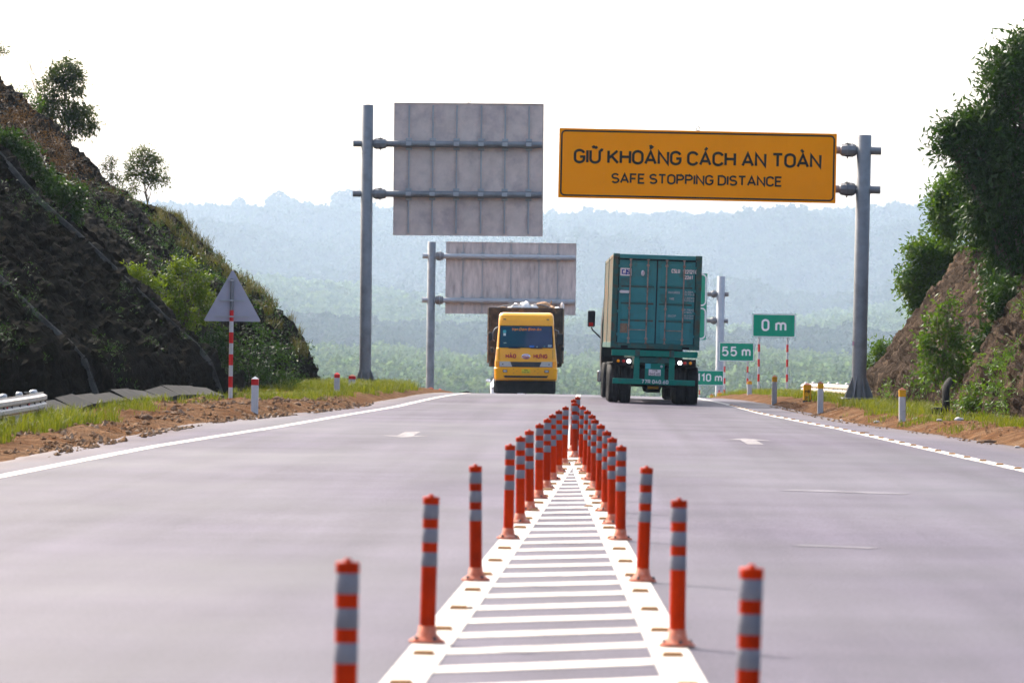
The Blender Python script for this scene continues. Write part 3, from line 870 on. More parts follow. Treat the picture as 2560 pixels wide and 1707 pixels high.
# --- cantilever sign gantries
def gantry(name, label, d, base, top_y, dia, arm_ys, dirx, panel, rails, front, mats, lean=0.0, ground=None, seams=None, arm_r=.105, cat='road sign'):
    """base: pixel of the pole foot; panel: (x0, x1, y_top, y_bottom) pixels at this distance; front: True when the lettered side faces us."""
    b = at(base[0], base[1], d)
    if ground is not None: b.z = ground
    t = thing(name, b, label, cat, rot=(0, R(lean), 0))
    c2 = R(lean)
    zt = at(base[0], top_y, d).z - b.z
    r = dia / 2
    q = MB(); q.lathe([(r, .0), (r, zt), (r * .93, zt + .012), (0, zt + .012)], 28); q.build('pole', mats['pole'], t)
    q = MB(); q.box((0, 0, .02), (dia * 2.3, dia * 2.3, .04), .006); q.build('base_plate', mats['pole'], t)
    for k in range(8):
        a = R(45 * k + 22)
        q = MB(Matrix.Rotation(a, 4, 'Z')); q.prism([(r * .96, .041), (r * 2.05, .041), (r * 2.05, .09), (r * .98, .62)], -.011, .011); q.build('gusset', mats['pole'], t)
    x0, x1 = at(panel[0], panel[2], d).x - b.x, at(panel[1], panel[2], d).x - b.x
    z1 = at((panel[0] + panel[1]) / 2, panel[2], d).z - b.z
    z0 = at((panel[0] + panel[1]) / 2, panel[3], d).z - b.z
    yp = -.20 if front else .20          # side of the arms on which the sheet hangs
    sg = -1 if front else 1
    far = x0 if dirx < 0 else x1
    arms = []
    for ay in arm_ys:
        za = at(base[0], ay, d).z - b.z
        arms.append(za)
        q = MB(); q.tube([(-dirx * (r + .26), 0, za), (far - dirx * .03, 0, za)], arm_r, 18); ar = q.build('arm', mats['arm'], t)
        cx = dirx * r
        q = MB()
        q.lathe([(arm_r * 1.05, .0), (arm_r * 1.45, .03), (arm_r * 1.75, .10), (arm_r * 1.75, .26), (arm_r * 1.5, .40), (arm_r * 1.02, .44)], 10, axis='X', smooth=False)
        if dirx < 0: q.v = [Vector((-p.x, p.y, p.z)) for p in q.v]; q.f = [f[::-1] for f in q.f]
        q.v = [p + Vector((cx, 0, za)) for p in q.v]
        q.build('coupling', mats['dark'], ar)
        q = MB(); q.lathe([(0, -.014), (arm_r * 2.15, -.014), (arm_r * 2.15, .014), (0, .014)], 20, (cx + dirx * .24, 0, za), axis='X', smooth=False); q.build('flange', mats['arm'], ar)
        for dz in (-1, 1):
            q = MB(); q.tube([(cx + dirx * .17, -arm_r * 1.6, za + dz * arm_r * 1.5), (cx + dirx * .31, -arm_r * 1.6, za + dz * arm_r * 1.5)], .016, 8); q.build('bolt', 'bolt', ar)
    # sheet panels
    sxs, szs = seams or ([.5], [.5])
    cx_ = [0] + list(sxs) + [1]; cz_ = [0] + list(szs) + [1]
    for i in range(len(cx_) - 1):
        for j in range(len(cz_) - 1):
            a0, a1 = x0 + (x1 - x0) * cx_[i], x0 + (x1 - x0) * cx_[i + 1]
            e0, e1 = z0 + (z1 - z0) * cz_[j], z0 + (z1 - z0) * cz_[j + 1]
            q = MB(); q.box(((a0 + a1) / 2, yp, (e0 + e1) / 2), (a1 - a0 - .0003, .012 + .002 * ((i + j) % 2), e1 - e0 - .0003), .002); q.build('panel_sheet', mats['sheet'], t)
    fr = []
    for (c, dd) in ((((x0 + x1) / 2, yp + sg * -.012, z1), (x1 - x0 + .02, .045, .025)), (((x0 + x1) / 2, yp + sg * -.012, z0), (x1 - x0 + .02, .045, .025)),
                    ((x0, yp + sg * -.012, (z0 + z1) / 2), (.025, .044, z1 - z0 - .03)), ((x1, yp + sg * -.012, (z0 + z1) / 2), (.025, .044, z1 - z0 - .03))):
        q = MB(); q.box(c, dd); q.build('edge_trim', mats['sheet'] if not front else mats['trim'], t)
    for fx in rails:
        xx = x0 + (x1 - x0) * fx
        q = MB(); q.box((xx, yp * .80, (z0 + z1) / 2), (.05, .05, (z1 - z0) * .97), .006); rl = q.build('stiffener_rail', mats['rail'], t)
        for za in arms:
            for dz in (-1, 1):
                q = MB(); q.box((xx, yp * .62, za + dz * (arm_r + .045)), (.20, .05, .085), .008); q.build('bracket', mats['rail'], rl)
            q = MB(); q.box((xx, -sg * (arm_r + .004), za), (.17, .008, arm_r * 1.15)); q.build('clamp_strap', mats['rail'], rl)
    xe = x0 + (x1 - x0) * .5
    q = MB(); q.tube([(xe + .05 * math.cos(a), yp, z1 + .07 + .05 * math.sin(a)) for a in [R(30 * k) for k in range(13)]], .012, 6, caps=False); q.build('lifting_eye', mats['rail'], t)
    return t, b, (x0, x1, z0, z1, yp)

MG = dict(pole='galv', arm='galv', dark='galv', sheet='sheet_back', rail='galv_light', trim='galv_light')
# left, near: back of a square sign
gN, bN, pN = gantry('gantry_sign', 'tall grey pole holding the weathered back of a large square sign', 138, (838.5 * K, 891 * K), 242 * K, .385,
       (330 * K, 445 * K), 1, (909 * K, 1251.5 * K, 239 * K, 542 * K), [.10, .26, .42, .585, .745, .905], False, MG, lean=-.3, seams=([.445], [.635]))
# its front (seen only as a reflection in the windscreen of the truck)
x0, x1, z0, z1, yp = pN
q = MB(); q.box(((x0 + x1) / 2, yp + .011, (z0 + z1) / 2), (x1 - x0 - .06, .004, z1 - z0 - .06)); q.build('front_face', 'sign_green', gN)
q = MB(); lettering(q, '500 m', ((x0 + x1) / 2 + .75, yp + .016, z0 + 1.3), .55, .16, ux=Vector((-1, 0, 0)), nn=Vector((0, 1, 0))); q.build('lettering', 'sign_white', gN)
# left, far
MG2 = dict(MG, sheet='sheet_back2', arm='galv_light')
gantry('gantry_sign', 'farther grey pole with the streaked back of a wide sign right above the yellow truck', 230, (987 * K, 915 * K), 556 * K, .44,
       (588 * K, 689 * K), 1, (1025 * K, 1323.5 * K, 557.5 * K, 721.5 * K), [.13, .28, .50, .715, .86], False, MG2, lean=.0, ground=road_z(-9, 230) - .6, seams=([.425, .58], [.0001]), arm_r=.14)
# right, near: amber sign
MG3 = dict(MG, pole='galv', sheet='sign_yellow', trim='sign_yellow')
gY, bY, pY = gantry('gantry_sign', 'wide amber cantilever sign reading safe stopping distance, on the grey pole at right', 113, (1972 * K, 917 * K), 311.5 * K, .385,
       (346 * K, 435.5 * K), -1, (1281.5 * K, 1915.5 * K, 306 * K, 463 * K), [.08, .25, .42, .58, .75, .92], True, MG3, lean=.45, seams=([.163, .325, .49, .65, .82], []))
x0, x1, z0, z1, yp = pY
w, h = x1 - x0, z1 - z0
yf = yp - .0085
def round_rect(x0, x1, z0, z1, r, n=6):
    p = []
    for cx, cz, a in ((x1 - r, z1 - r, 0), (x0 + r, z1 - r, 90), (x0 + r, z0 + r, 180), (x1 - r, z0 + r, 270)):
        p += [(cx + r * math.cos(R(a + 90 * k / n)), cz + r * math.sin(R(a + 90 * k / n))) for k in range(n + 1)]
    return p + [p[0]]
q = MB(); ribbon(q, round_rect(x0 + .055, x1 - .055, z0 + .055, z1 - .055, .10), .042, Vector((0, yf, 0)), Vector((1, 0, 0)), Vector((0, 0, 1)), Vector((0, -1, 0)), .003); q.build('black_border', 'black_ink', gY)
s_ = FPX / 113
q = MB(); lettering(q, 'GIỮ KHOẢNG CÁCH AN TOÀN', ((x0 + x1) / 2, yf, z0 + h * .495), 36.5 / s_, .175, width=568 * K / s_, gap=.21); q.build('lettering', 'black_ink', gY)
q = MB(); lettering(q, 'SAFE STOPPING DISTANCE', ((x0 + x1) / 2 - .01, yf, z0 + h * .215), 26.0 / s_, .175, width=392 * K / s_, gap=.21); q.build('lettering', 'black_ink', gY)
q = MB(); q.box((-.17, -.105, (915 - 787) * K / s_), (.07, .01, .11)); q.build('sticker', 'pink_print', gY)
# right, far: green sign half hidden by the container
MG4 = dict(MG, pole='galv_light', sheet='sign_green', trim='sign_white')
gR, bR, pR = gantry('gantry_sign', 'pale grey pole with a green sign mostly hidden behind the container', 316, (1651 * K, 915 * K), 635 * K, .60,
       (675.5 * K, 736.5 * K), -1, (1420 * K, 1623 * K, 627 * K, 780 * K), [.1, .3, .5, .7, .9], True, MG4, lean=.3, ground=road_z(7, 316) - .4, arm_r=.16)
x0, x1, z0, z1, yp = pR
for k, (a0, a1) in enumerate(((z0 + .06, z0 + (z1 - z0) * .48), (z0 + (z1 - z0) * .51, z1 - .06))):
    q = MB(); ribbon(q, round_rect(x0 + .1, x1 - .1, a0 + .05, a1 - .02, .3), .10, Vector((0, yp - .010, 0)), Vector((1, 0, 0)), Vector((0, 0, 1)), Vector((0, -1, 0)), .006); q.build('white_border', 'sign_white', gR)

# --- green distance signs on two striped legs
def banded_leg(parent, x, zb, zt, r, band, first_red=True, yoff=0.0, low_white=0.0):
    q = MB(); q.tube([(x, yoff, zb), (x, yoff, zt)], r, 12); lg = q.build('leg', 'white_paint', parent)
    z, red = zt, first_red
    while z > zb + low_white + .02:
        z2 = max(z - band, zb + low_white)
        if red:
            q = MB(); q.tube([(x, yoff, z2), (x, yoff, z)], r + .0025, 12, caps=False); q.build('red_band', 'red_paint', lg)
        z, red = z2, not red
    return lg
def distance_sign(text, label, d, bx, legs, band):
    x0, x1, y0, y1 = bx
    c = at((x0 + x1) / 2, y1, d)
    gz = ground_z(c.x, d)
    t = thing('distance_sign', (c.x, d, gz), label, 'distance sign', 'green distance signs along the right verge')
    a, e = at(x0, y0, d).x - c.x, at(x1, y0, d).x - c.x
    zb, zt = c.z - gz, at((x0 + x1) / 2, y0, d).z - gz
    q = MB(); q.box(((a + e) / 2, 0, (zb + zt) / 2), (e - a, .03, zt - zb), .004); q.build('board', 'sign_green', t)
    q = MB(); ribbon(q, round_rect(a + .035, e - .035, zb + .035, zt - .035, .05), .045, Vector((0, -.0165, 0)), Vector((1, 0, 0)), Vector((0, 0, 1)), Vector((0, -1, 0)), .003); q.build('white_border', 'sign_white', t)
    hh = (zt - zb)
    q = MB(); lettering(q, text, ((a + e) / 2 + (.0 if len(text) < 4 else -.02), -.0165, zb + hh * .27), hh * .50, .16, gap=.34); q.build('lettering', 'sign_white', t)
    for lx in legs:
        banded_leg(t, at(lx, y1, d).x - c.x, -.3, zt - .05, .052, band, True, .07)
    for zz in (zb + .25 * hh, zb + .75 * hh):
        q = MB(); q.box(((a + e) / 2, .028, zz), (e - a - .1, .024, .05)); q.build('cross_rail', 'galv', t)
    return t
distance_sign('0 m', 'green board marked 0 m, nearest of three distance signs', 201, (1880.5, 1990, 784, 844), (1898, 1969), .35)
distance_sign('55 m', 'green board marked 55 m, between the two other distance signs', 256, (1797.5, 1886, 855.5, 903.5), (1812, 1869.5), .35)
distance_sign('110 m', 'green board marked 110 m, partly behind the container truck', 311, (1738.5, 1810, 925, 964), (1749, 1798), .35)

# --- triangular warning sign seen from behind
d = 93
p = dp(529, 934, d)
tri = thing('warning_sign', (p.x, d, ground_z(p.x, d)), 'grey back of a triangular sign on a red and white striped pole', 'warning sign')
z_ = lambda y: dp(531, y, d).z - tri.location.z
a = [(dp(466.5, 738, d).x - p.x, z_(738)), (dp(599.5, 738, d).x - p.x, z_(738)), (dp(534, 618, d).x - p.x, z_(618))]
def rounded(poly, r, n=5):
    out = []
    m = len(poly)
    for i in range(m):
        A, B, C = Vector(poly[i - 1]), Vector(poly[i]), Vector(poly[(i + 1) % m])
        u, v = (A - B).normalized(), (C - B).normalized()
        for k in range(n + 1):
            t = k / n
            out.append(tuple(B + u * r * (1 - t) ** 2 + v * r * t * t))
    return out
q = MB(); q.prism(rounded(a, .06), .055, .062); q.build('panel', 'tri_back', tri)
q = MB(); q.prism(rounded(a, .05), .0625, .066); q.build('front_face', 'yellow_paint', tri)
lt = z_(640)
q = MB(); q.tube([(0, 0, -.25), (0, 0, lt)], .043, 14); pole = q.build('pole', 'galv', tri)
zz, k = z_(712.5), 0
while zz > -.1:
    z2 = max(zz - .24, -.2)
    q = MB(); q.tube([(0, 0, z2), (0, 0, zz)], .046, 14, caps=False); q.build('red_band' if k % 2 == 0 else 'white_band', 'red_paint' if k % 2 == 0 else 'white_paint', pole)
    zz, k = z2, k + 1
for (yy, hw) in ((644, .10), (690, .28), (727, .38)):
    q = MB(); q.box((0, .045, z_(yy)), (2 * hw, .022, .024)); q.build('bracket', 'galv_light', tri)
    q = MB(); q.box((0, -.046, z_(yy)), (.11, .012, .035)); q.build('clamp', 'galv_light', tri)

# --- white guide posts and hectometre markers
def guide_post(px, d, top_y, wpx, label, cap, capmat, group, name='guide_post', hfrac=.2, text=None, rotz=0.0):
    g = on_ground(px, d)
    zt = at(px, top_y, d).z
    if zt - g.z < .45: g.z = zt - .72
    h = zt - g.z
    w = wpx * d / FPX
    t = thing(name, g, label, 'guide post' if not text else 'marker post', group, rot=(0, R(random.Random(px).uniform(-1.2, 1.2)), R(rotz)))
    q = MB(); q.box((0, 0, h * (1 - hfrac) / 2 - .1), (w, w, h * (1 - hfrac) + .2), .012); q.build('shaft', 'white_paint' if not text else 'yellow_paint', t)
    q = MB(); q.box((0, 0, h * (1 - hfrac / 2) - .008), (w * 1.01, w * 1.01, h * hfrac - .016 + .001), .008)
    q.build('painted_top', capmat, t)
    q = MB(); e = w * .53
    q.add([(-e, -e, h - .02), (e, -e, h - .02), (e, e, h - .02), (-e, e, h - .02), (0, 0, h + .035)], [(0, 1, 4), (1, 2, 4), (2, 3, 4), (3, 0, 4), (3, 2, 1, 0)]); q.build('cap', cap, t)
    if text:
        for s2, zz in zip(text, (.50, .14)):
            q = MB(); lettering(q, s2, (0, -w / 2 - .001, h * zz), h * .17, .2, width=w * .62); q.build('lettering', 'black_ink', t)
        q = MB(); q.box((0, 0, h * .04 - .1), (w * 1.02, w * 1.02, .2 + h * .08)); q.build('foot', 'concrete', t)
    return t
GP = 'red topped white guide posts on the left verge'
guide_post(638, 87, 868 * K, 17.5, 'red topped white guide post just right of the triangular sign', 'white_paint', 'red_paint', GP)
guide_post(843, 112, 858 * K, 13.8, 'slim red topped guide post in the grass left of the tall grey pole', 'red_paint', 'red_paint', GP)
guide_post(880, 124, 862 * K, 17.5, 'squat red topped guide post at the foot of the tall grey pole', 'brown_cap', 'red_paint', GP, hfrac=.15)
guide_post(1078.5, 205, 969, 12, 'red topped guide post in front of the farther grey pole at the crest', 'brown_cap', 'red_paint', GP, hfrac=.25)
guide_post(1100, 235, 973, 8.5, 'small red guide post past the crest, right of the farther pole', 'red_paint', 'red_paint', GP, hfrac=.6)
GQ = 'yellow topped guide posts on the right verge'
guide_post(2258, 90, 893 * K, 16.5, 'yellow topped guide post right of the amber sign pole', 'brown_cap', 'yellow_paint', GQ, hfrac=.24)
guide_post(2052.5, 107, 879 * K, 14.5, 'yellow topped guide post beside the yellow kilometre marker', 'brown_cap', 'yellow_paint', GQ, hfrac=.2)
guide_post(1937, 126, 864 * K, 12.5, 'yellow topped guide post between the legs of the 0 m sign', 'brown_cap', 'yellow_paint', GQ, hfrac=.2)
guide_post(1875, 150, 875 * K, 11.5, 'short yellow topped guide post under the 55 m sign', 'brown_cap', 'yellow_paint', GQ, hfrac=.25)
guide_post(1780.5, 215, 986, 8.5, 'tiny yellow guide post at the crest right of the truck wheels', 'brown_cap', 'yellow_paint', GQ, hfrac=.5)
guide_post(2019, 118, 882 * K, 19.4, 'yellow marker stone lettered H8 29 in the right verge', 'brown_cap', 'yellow_paint', 'yellow marker stones', 'marker_post', .06, ('H8', '29'))
guide_post(1800.5, 225, 981, 12, 'small yellow marker stone at the crest below the 110 m sign', 'brown_cap', 'yellow_paint', 'yellow marker stones', 'marker_post', .06, ('H7', '29'))

# --- crash barriers
WPROF = [(0, 0), (.0, .02), (.07, .055), (.07, .115), (.015, .155), (.07, .195), (.07, .255), (0, .29), (0, .31)]
def guardrail(label, pts, side, posts, flare=True, zoff=.16, col='rail_white'):
    """pts: (x, y) from the near end to the far end; the face looks towards side."""
    gz_ = lambda x, y: road_z(x, y) + (.10 if side > 0 else .16)
    g0 = Vector((pts[0][0], pts[0][1], gz_(*pts[0])))
    t = thing('guardrail', g0, label, 'guardrail')
    def P(x, y, o, z):
        return (x + side * o - g0.x, y - g0.y, gz_(x, y) + zoff + z - g0.z)
    for i in range(len(pts) - 1):
        (xa, ya), (xb, yb) = pts[i], pts[i + 1]
        q = MB()
        ring = []
        for (x, y) in ((xa, ya + .008), (xb, yb - .008)):
            ring.append([P(x, y, o, z) for o, z in WPROF] + [P(x, y, o - .012, z) for o, z in WPROF[::-1]])
        n = len(ring[0])
        q.add(ring[0] + ring[1], [(k, (k + 1) % n, (k + 1) % n + n, k + n) for k in range(n)] + [list(range(n))[::-1], list(range(n, 2 * n))])
        q.build('beam', col, t)
        q = MB(); q.box(P(xb, yb, .02, .155), (.05, .05, .05)); q.build('joint_bolt', 'bolt', t)
    for (x, y) in posts:
        q = MB(); q.box((x - side * .12 - g0.x, y - g0.y, (gz_(x, y) + zoff - .14 - g0.z)), (.11, .12, .95), .01); q.build('post', 'galv_light', t)
        q = MB(); q.lathe([(0, .03), (.04, .025), (.06, .0)], 10, (x - side * .12 - g0.x, y - g0.y, gz_(x, y) + zoff + .335 - g0.z)); q.build('post_cap', 'galv_light', t)
        q = MB(); q.box(P(x, y, -.035, .155), (.05, .1, .2)); q.build('spacer', 'galv', t)
    return t, P
gl_pts = [(-8.75, 58.0), (-8.8, 59.4), (-8.86, 60.8), (-8.92, 62.2), (-8.98, 63.6), (-9.03, 65), (-9.08, 66.4), (-9.14, 67.8), (-9.2, 69.2), (-9.26, 70.6), (-9.32, 72.0), (-9.4, 73.4), (-9.5, 74.8)]
tl, P = guardrail('cream corrugated crash barrier at the left edge below the dark slope', gl_pts, 1, [(x, y + .1) for x, y in gl_pts[1::2]] + [(-9.44, 74.0)])
q = MB()
e = [P(-9.5, 74.82, o, z) for o, z in WPROF]; f = [P(-9.9, 75.25, o, z) for o, z in WPROF]
q.add(e + f, [(i, i + 1, i + 1 + len(e), i + len(e)) for i in range(len(e) - 1)]); q.build('fishtail_end', 'galv_light', tl)
for yy in (63.2, 67.0, 70.9):
    q = MB(); q.box(P(float(np.interp(yy, [a[1] for a in gl_pts], [a[0] for a in gl_pts])), yy, .03, .155), (.02, .10, .05)); q.build('reflector', 'red_paint', tl)
gr_pts = [(7.78, 124 + 2.0 * i) for i in range(0, 14)]
gr_pts = [(7.95 - .022 * i, y) for i, (x, y) in enumerate(gr_pts)]
tr_, P = guardrail('cream crash barrier starting behind the amber sign pole', gr_pts, -1, [(x, y + .1) for x, y in gr_pts[1::2]], zoff=.14)

# --- concrete drains on the left slope
def chute(label, prof, shift, y, t0, t1, width=.20, kink=None):
    P0 = slope_point(prof, shift, y, t0)
    t = thing('slope_drain', P0, label, 'drain')
    n = 16
    pts = [slope_point(prof, shift, y, t0 + (t1 - t0) * i / n) - P0 for i in range(n + 1)]
    if kink: pts = [p_ + Vector((0, kink(i / n), 0)) for i, p_ in enumerate(pts)]
    for i in range(n):
        a, b = pts[i], pts[i + 1]
        dirv = (b - a).normalized(); ln = (b - a).length
        nn = Vector((dirv.z, 0, -dirv.x)); nn = nn if nn.z > 0 else -nn
        rot = Matrix((dirv, Vector((0, 1, 0)), dirv.cross(Vector((0, 1, 0))))).transposed()
        for s2 in (-1, 1):
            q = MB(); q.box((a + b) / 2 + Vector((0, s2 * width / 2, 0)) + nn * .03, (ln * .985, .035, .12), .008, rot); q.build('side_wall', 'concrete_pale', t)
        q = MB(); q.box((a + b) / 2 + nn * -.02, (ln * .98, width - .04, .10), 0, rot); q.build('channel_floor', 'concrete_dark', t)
    return t
chute('concrete drain chute running down the dark slope above the crash barrier', profA, shiftA, 90.5, .04, .55)
chute('concrete drain chute along the far edge of the near dark slope', profA, shiftA, 103.0, .06, .62)
dg = thing('drainage_ditch', (-10.2, 82, ground_z(-10.2, 82)), 'grey concrete ditch lining at the foot of the dark left slope', 'ditch')
for i in range(11):
    ya = 81 + i * 1.55
    xa, xb = profA[0][0] + shiftA(ya) + .75, profA[0][0] + shiftA(ya + 1.5) + .75
    q = MB()
    za, zb = ground_z(xa, ya), ground_z(xb, ya + 1.5)
    o = dg.location
    jig = -.12 + .12 * nz(i * 3.3, 1.0); tw = .05 * nz(i * 5.1, 2.0)
    q.add([(xa - o.x, ya - o.y, za + .10 - o.z), (xb - o.x, ya + 1.5 - o.y, zb + .10 - o.z), (xb - .42 - o.x, ya + 1.5 - o.y, zb + .40 + jig - o.z), (xa - .42 - o.x, ya - o.y, za + .40 + jig + tw - o.z),
           (xa - o.x, ya - o.y, za - .3 - o.z), (xb - o.x, ya + 1.5 - o.y, zb - .3 - o.z), (xb - .55 - o.x, ya + 1.5 - o.y, zb + .34 + jig - o.z), (xa - .55 - o.x, ya - o.y, za + .34 + jig - o.z)],
          [(0, 3, 2, 1), (0, 1, 5, 4), (3, 7, 6, 2), (0, 4, 7, 3), (1, 2, 6, 5), (4, 5, 6, 7)])
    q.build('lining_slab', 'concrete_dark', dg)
# drain outlet on the right slope
p0 = at(2432, 895, 93.5); pts = [at(2376, 952, 93.9), at(2369, 960, 93.7), at(2365, 968, 93.5), at(2364, 985, 93.3), at(2365, 1016, 93.2)]
od = thing('slope_drain', (pts[-1].x, pts[-1].y, ground_z(pts[-1].x, pts[-1].y)), 'short dark drain pipe at the foot of the right slope', 'drain')
q = MB(); q.tube([p_ - od.location for p_ in pts] + [Vector((0, 0, -.2))], [.085, .085, .085, .085, .085, .085], 12); q.build('pipe', 'concrete_dark', od)
q = MB(); q.box((0, .06, .04), (.62, .5, .26), .03); q.build('footing', 'concrete_dark', od)

# ================================================================== VEHICLES
def wheel(parent, x, y, z, r, w, name='wheel'):
    q = MB()
    q.lathe([(r * .60, -w / 2), (r * .88, -w / 2), (r * .97, -w * .44), (r, -w * .34), (r, -w * .12), (r * .975, -w * .10), (r * .975, -w * .06), (r, -w * .04), (r, w * .04), (r * .975, w * .06), (r * .975, w * .10), (r, w * .12), (r, w * .34), (r * .97, w * .44), (r * .88, w / 2), (r * .60, w / 2), (r * .60, -w / 2)], 30, (x, y, z), axis='X')
    o = q.build(name, 'tyre', parent)
    q = MB()
    q.lathe([(0, -w * .1), (r * .2, -w * .14), (r * .24, -w * .28), (r * .42, -w * .18), (r * .56, -w * .42), (r * .60, -w * .42), (r * .60, w * .42), (r * .56, w * .42), (r * .42, w * .18), (r * .24, w * .28), (r * .2, w * .14), (0, w * .1)], 24, (x, y, z), axis='X')
    q.build('rim', 'rim', o)
    return o

# --- container lorry going away from us
CT_Y = 117.0
_c = dp(1505, 915, CT_Y)
ct_loc = Vector((at(1632.5, 1000, CT_Y).x, CT_Y, 0))
ct_loc.z = road_z(ct_loc.x, CT_Y)
CT_ROT = (R(.15), R(1.15), R(.8))
lorry = thing('container_truck', ct_loc, 'dark green container lorry seen from behind, driving away on the right lane', 'truck', rot=CT_ROT)
RW = .525
for ax in (.62, 1.94, 3.26):
    for sx in (-1, 1):
        wheel(lorry, sx * .76, ax, RW, RW, .29); wheel(lorry, sx * 1.085, ax, RW, RW, .29)
    q = MB(); q.tube([(-.9, ax, RW), (-.22, ax, RW), (-.16, ax, RW - .10), (.16, ax, RW - .10), (.22, ax, RW), (.9, ax, RW)], [.075, .075, .13, .13, .075, .075], 12); q.build('axle', 'chassis_black', lorry)
for sx in (-1, 1):
    q = MB(); q.box((sx * .48, 6.1, 1.22), (.14, 12.1, .34), .01); q.build('chassis_beam', 'teal_paint', lorry)
    q = MB(); q.box((sx * .48, .06, .92), (.16, .10, .62), .01); q.build('bumper_bracket', 'teal_paint', lorry)
    q = MB(); q.box((sx * .88, .05, 1.135), (.52, .05, .23), .01); lb = q.build('lamp_panel', 'chassis_black', lorry)
    for k, mname in ((0, 'lamp_white'), (1, 'lamp_red'), (2, 'lamp_amber')):
        rr = .052 if k == 0 else .042
        q = MB(); q.lathe([(0, -.03), (rr * .7, -.026), (rr, -.008), (rr, .02)], 16, (sx * (.70 + .145 * k), .02, 1.145), axis='Y'); q.build('lamp', mname, lb)
    q = MB(); q.box((sx * .92, 1.9, .99 + .10), (.62, 3.9, .02)); q.build('mudguard', 'chassis_black', lorry)
    q = MB(); q.box((sx * .84, .012, 1.385), (.26, .004, .065), .001); q.build('reflective_label', 'letter_dim', lorry)
q = MB(); q.box((0, .075, 1.375), (2.36, .15, .165), .01); q.build('rear_crossbeam', 'teal_paint', lorry)
for xx in (-.47, .47):
    q = MB(); q.box((xx, -.004, 1.385), (.13, .03, .19), .01); q.build('twist_lock', 'cont_frame', lorry)
q = MB(); q.box((0, .10, 1.20), (.80, .10, .16), .01); q.build('tail_plate', 'cont_frame', lorry)
q = MB(); q.box((0, -.02, .60), (2.26, .10, .15), .012); bmp = q.build('rear_bumper', 'teal_paint', lorry)
q = MB(); lettering(q, '77R*040.60', (.03, -.0715, .555), .105, .19, width=.74); q.build('lettering', 'letter', bmp)
q = MB(); q.box((.02, .03, .885), (.54, .03, .44), .008); bk = q.build('plate_board', 'teal_paint', lorry)
q = MB(); q.box((.02, .009, .86), (.33, .008, .165), .002); npl = q.build('number_plate', 'plate_white', bk)
q = MB(); lettering(q, '77R', (.02, .0045, .875), .06, .16); q.build('lettering', 'black_ink', npl)
q = MB(); lettering(q, '040.60', (.02, .0045, .79), .066, .16, width=.28); q.build('lettering', 'black_ink', npl)
q = MB(); q.box((-.17, .012, 1.03), (.15, .004, .14)); q.build('inspection_sticker', 'sticker_teal', bk)
q = MB(); q.lathe([(0, .012), (.036, .012), (.036, .016)], 16, (.20, 0, 1.03), axis='Y'); q.build('round_sticker', 'letter_dim', bk)
q = MB(); q.box((.0, .5, .44), (.30, .05, .07)); q.build('under_plate', 'yellow_paint', lorry)
q = MB(); q.box((0, 1.9, .80), (1.3, 3.6, .3), .02); q.build('suspension_frame', 'chassis_black', lorry)
q = MB(); q.box((0, 8.0, .78), (.9, 5.0, .5), .05); q.build('fuel_and_battery_boxes', 'chassis_black', lorry)
for sx in (-1, 1):
    q = MB(); q.box((sx * 1.1, 6.2, .78), (.04, 3.2, .42), .01); q.build('side_guard', 'teal_paint', lorry)
    q = MB(); q.tube([(sx * .7, 8.2, 1.05), (sx * .7, 8.2, .12)], .06, 8); q.box((sx * .7, 8.2, .1), (.25, .3, .04)); q.build('landing_leg', 'chassis_black', lorry)
for ax in (10.2, 11.5):
    for sx in (-1, 1):
        wheel(lorry, sx * .76, ax, RW, RW, .29); wheel(lorry, sx * 1.085, ax, RW, RW, .29)
for sx in (-1, 1): wheel(lorry, sx * 1.03, 14.3, RW, RW, .31)
q = MB(); q.box((0, 12.6, .95), (1.0, 4.6, .3), .02); q.build('tractor_frame', 'chassis_black', lorry)
q = MB()
rings = []
for z, hw, yb, yf in ((.55, 1.2, 13.4, 15.2), (1.2, 1.24, 12.75, 15.3), (2.2, 1.24, 12.75, 15.25), (3.0, 1.18, 12.8, 14.95), (3.45, 1.05, 13.0, 14.5)):
    rings.append([(-hw, yb, z), (hw, yb, z), (hw, yf - .2, z), (hw - .2, yf, z), (-hw + .2, yf, z), (-hw, yf - .2, z)])
n = 6
q.add([p for r_ in rings for p in r_], [(i * n + k, i * n + (k + 1) % n, (i + 1) * n + (k + 1) % n, (i + 1) * n + k) for i in range(4) for k in range(n)] + [list(range(4 * n, 5 * n)), list(range(n))[::-1]])
cab = q.build('tractor_cab', 'plastic_black', lorry)
for sx in (-1, 1):
    zm = 2.35 + .06
    q = MB(); q.tube([(sx * 1.18, 14.75, 1.72), (sx * 1.32, 14.7, 1.86), (sx * 1.50, 14.65, 2.02), (sx * 1.53, 14.65, 2.10)], .022, 8); ma = q.build('mirror_arm', 'plastic_black', lorry)
    q = MB(); q.box((sx * 1.54, 14.65, 2.36), (.23, .10, .50), .03); mh = q.build('mirror_housing', 'plastic_black', ma)
    q = MB(); q.box((sx * 1.55, 14.597, 2.19), (.13, .006, .11)); q.build('mirror_glass', 'lamp_red', ma)
    q = MB(); q.box((sx * 1.25, 14.2, .60), (.12, .5, .35), .03); q.build('cab_step', 'chrome', lorry)

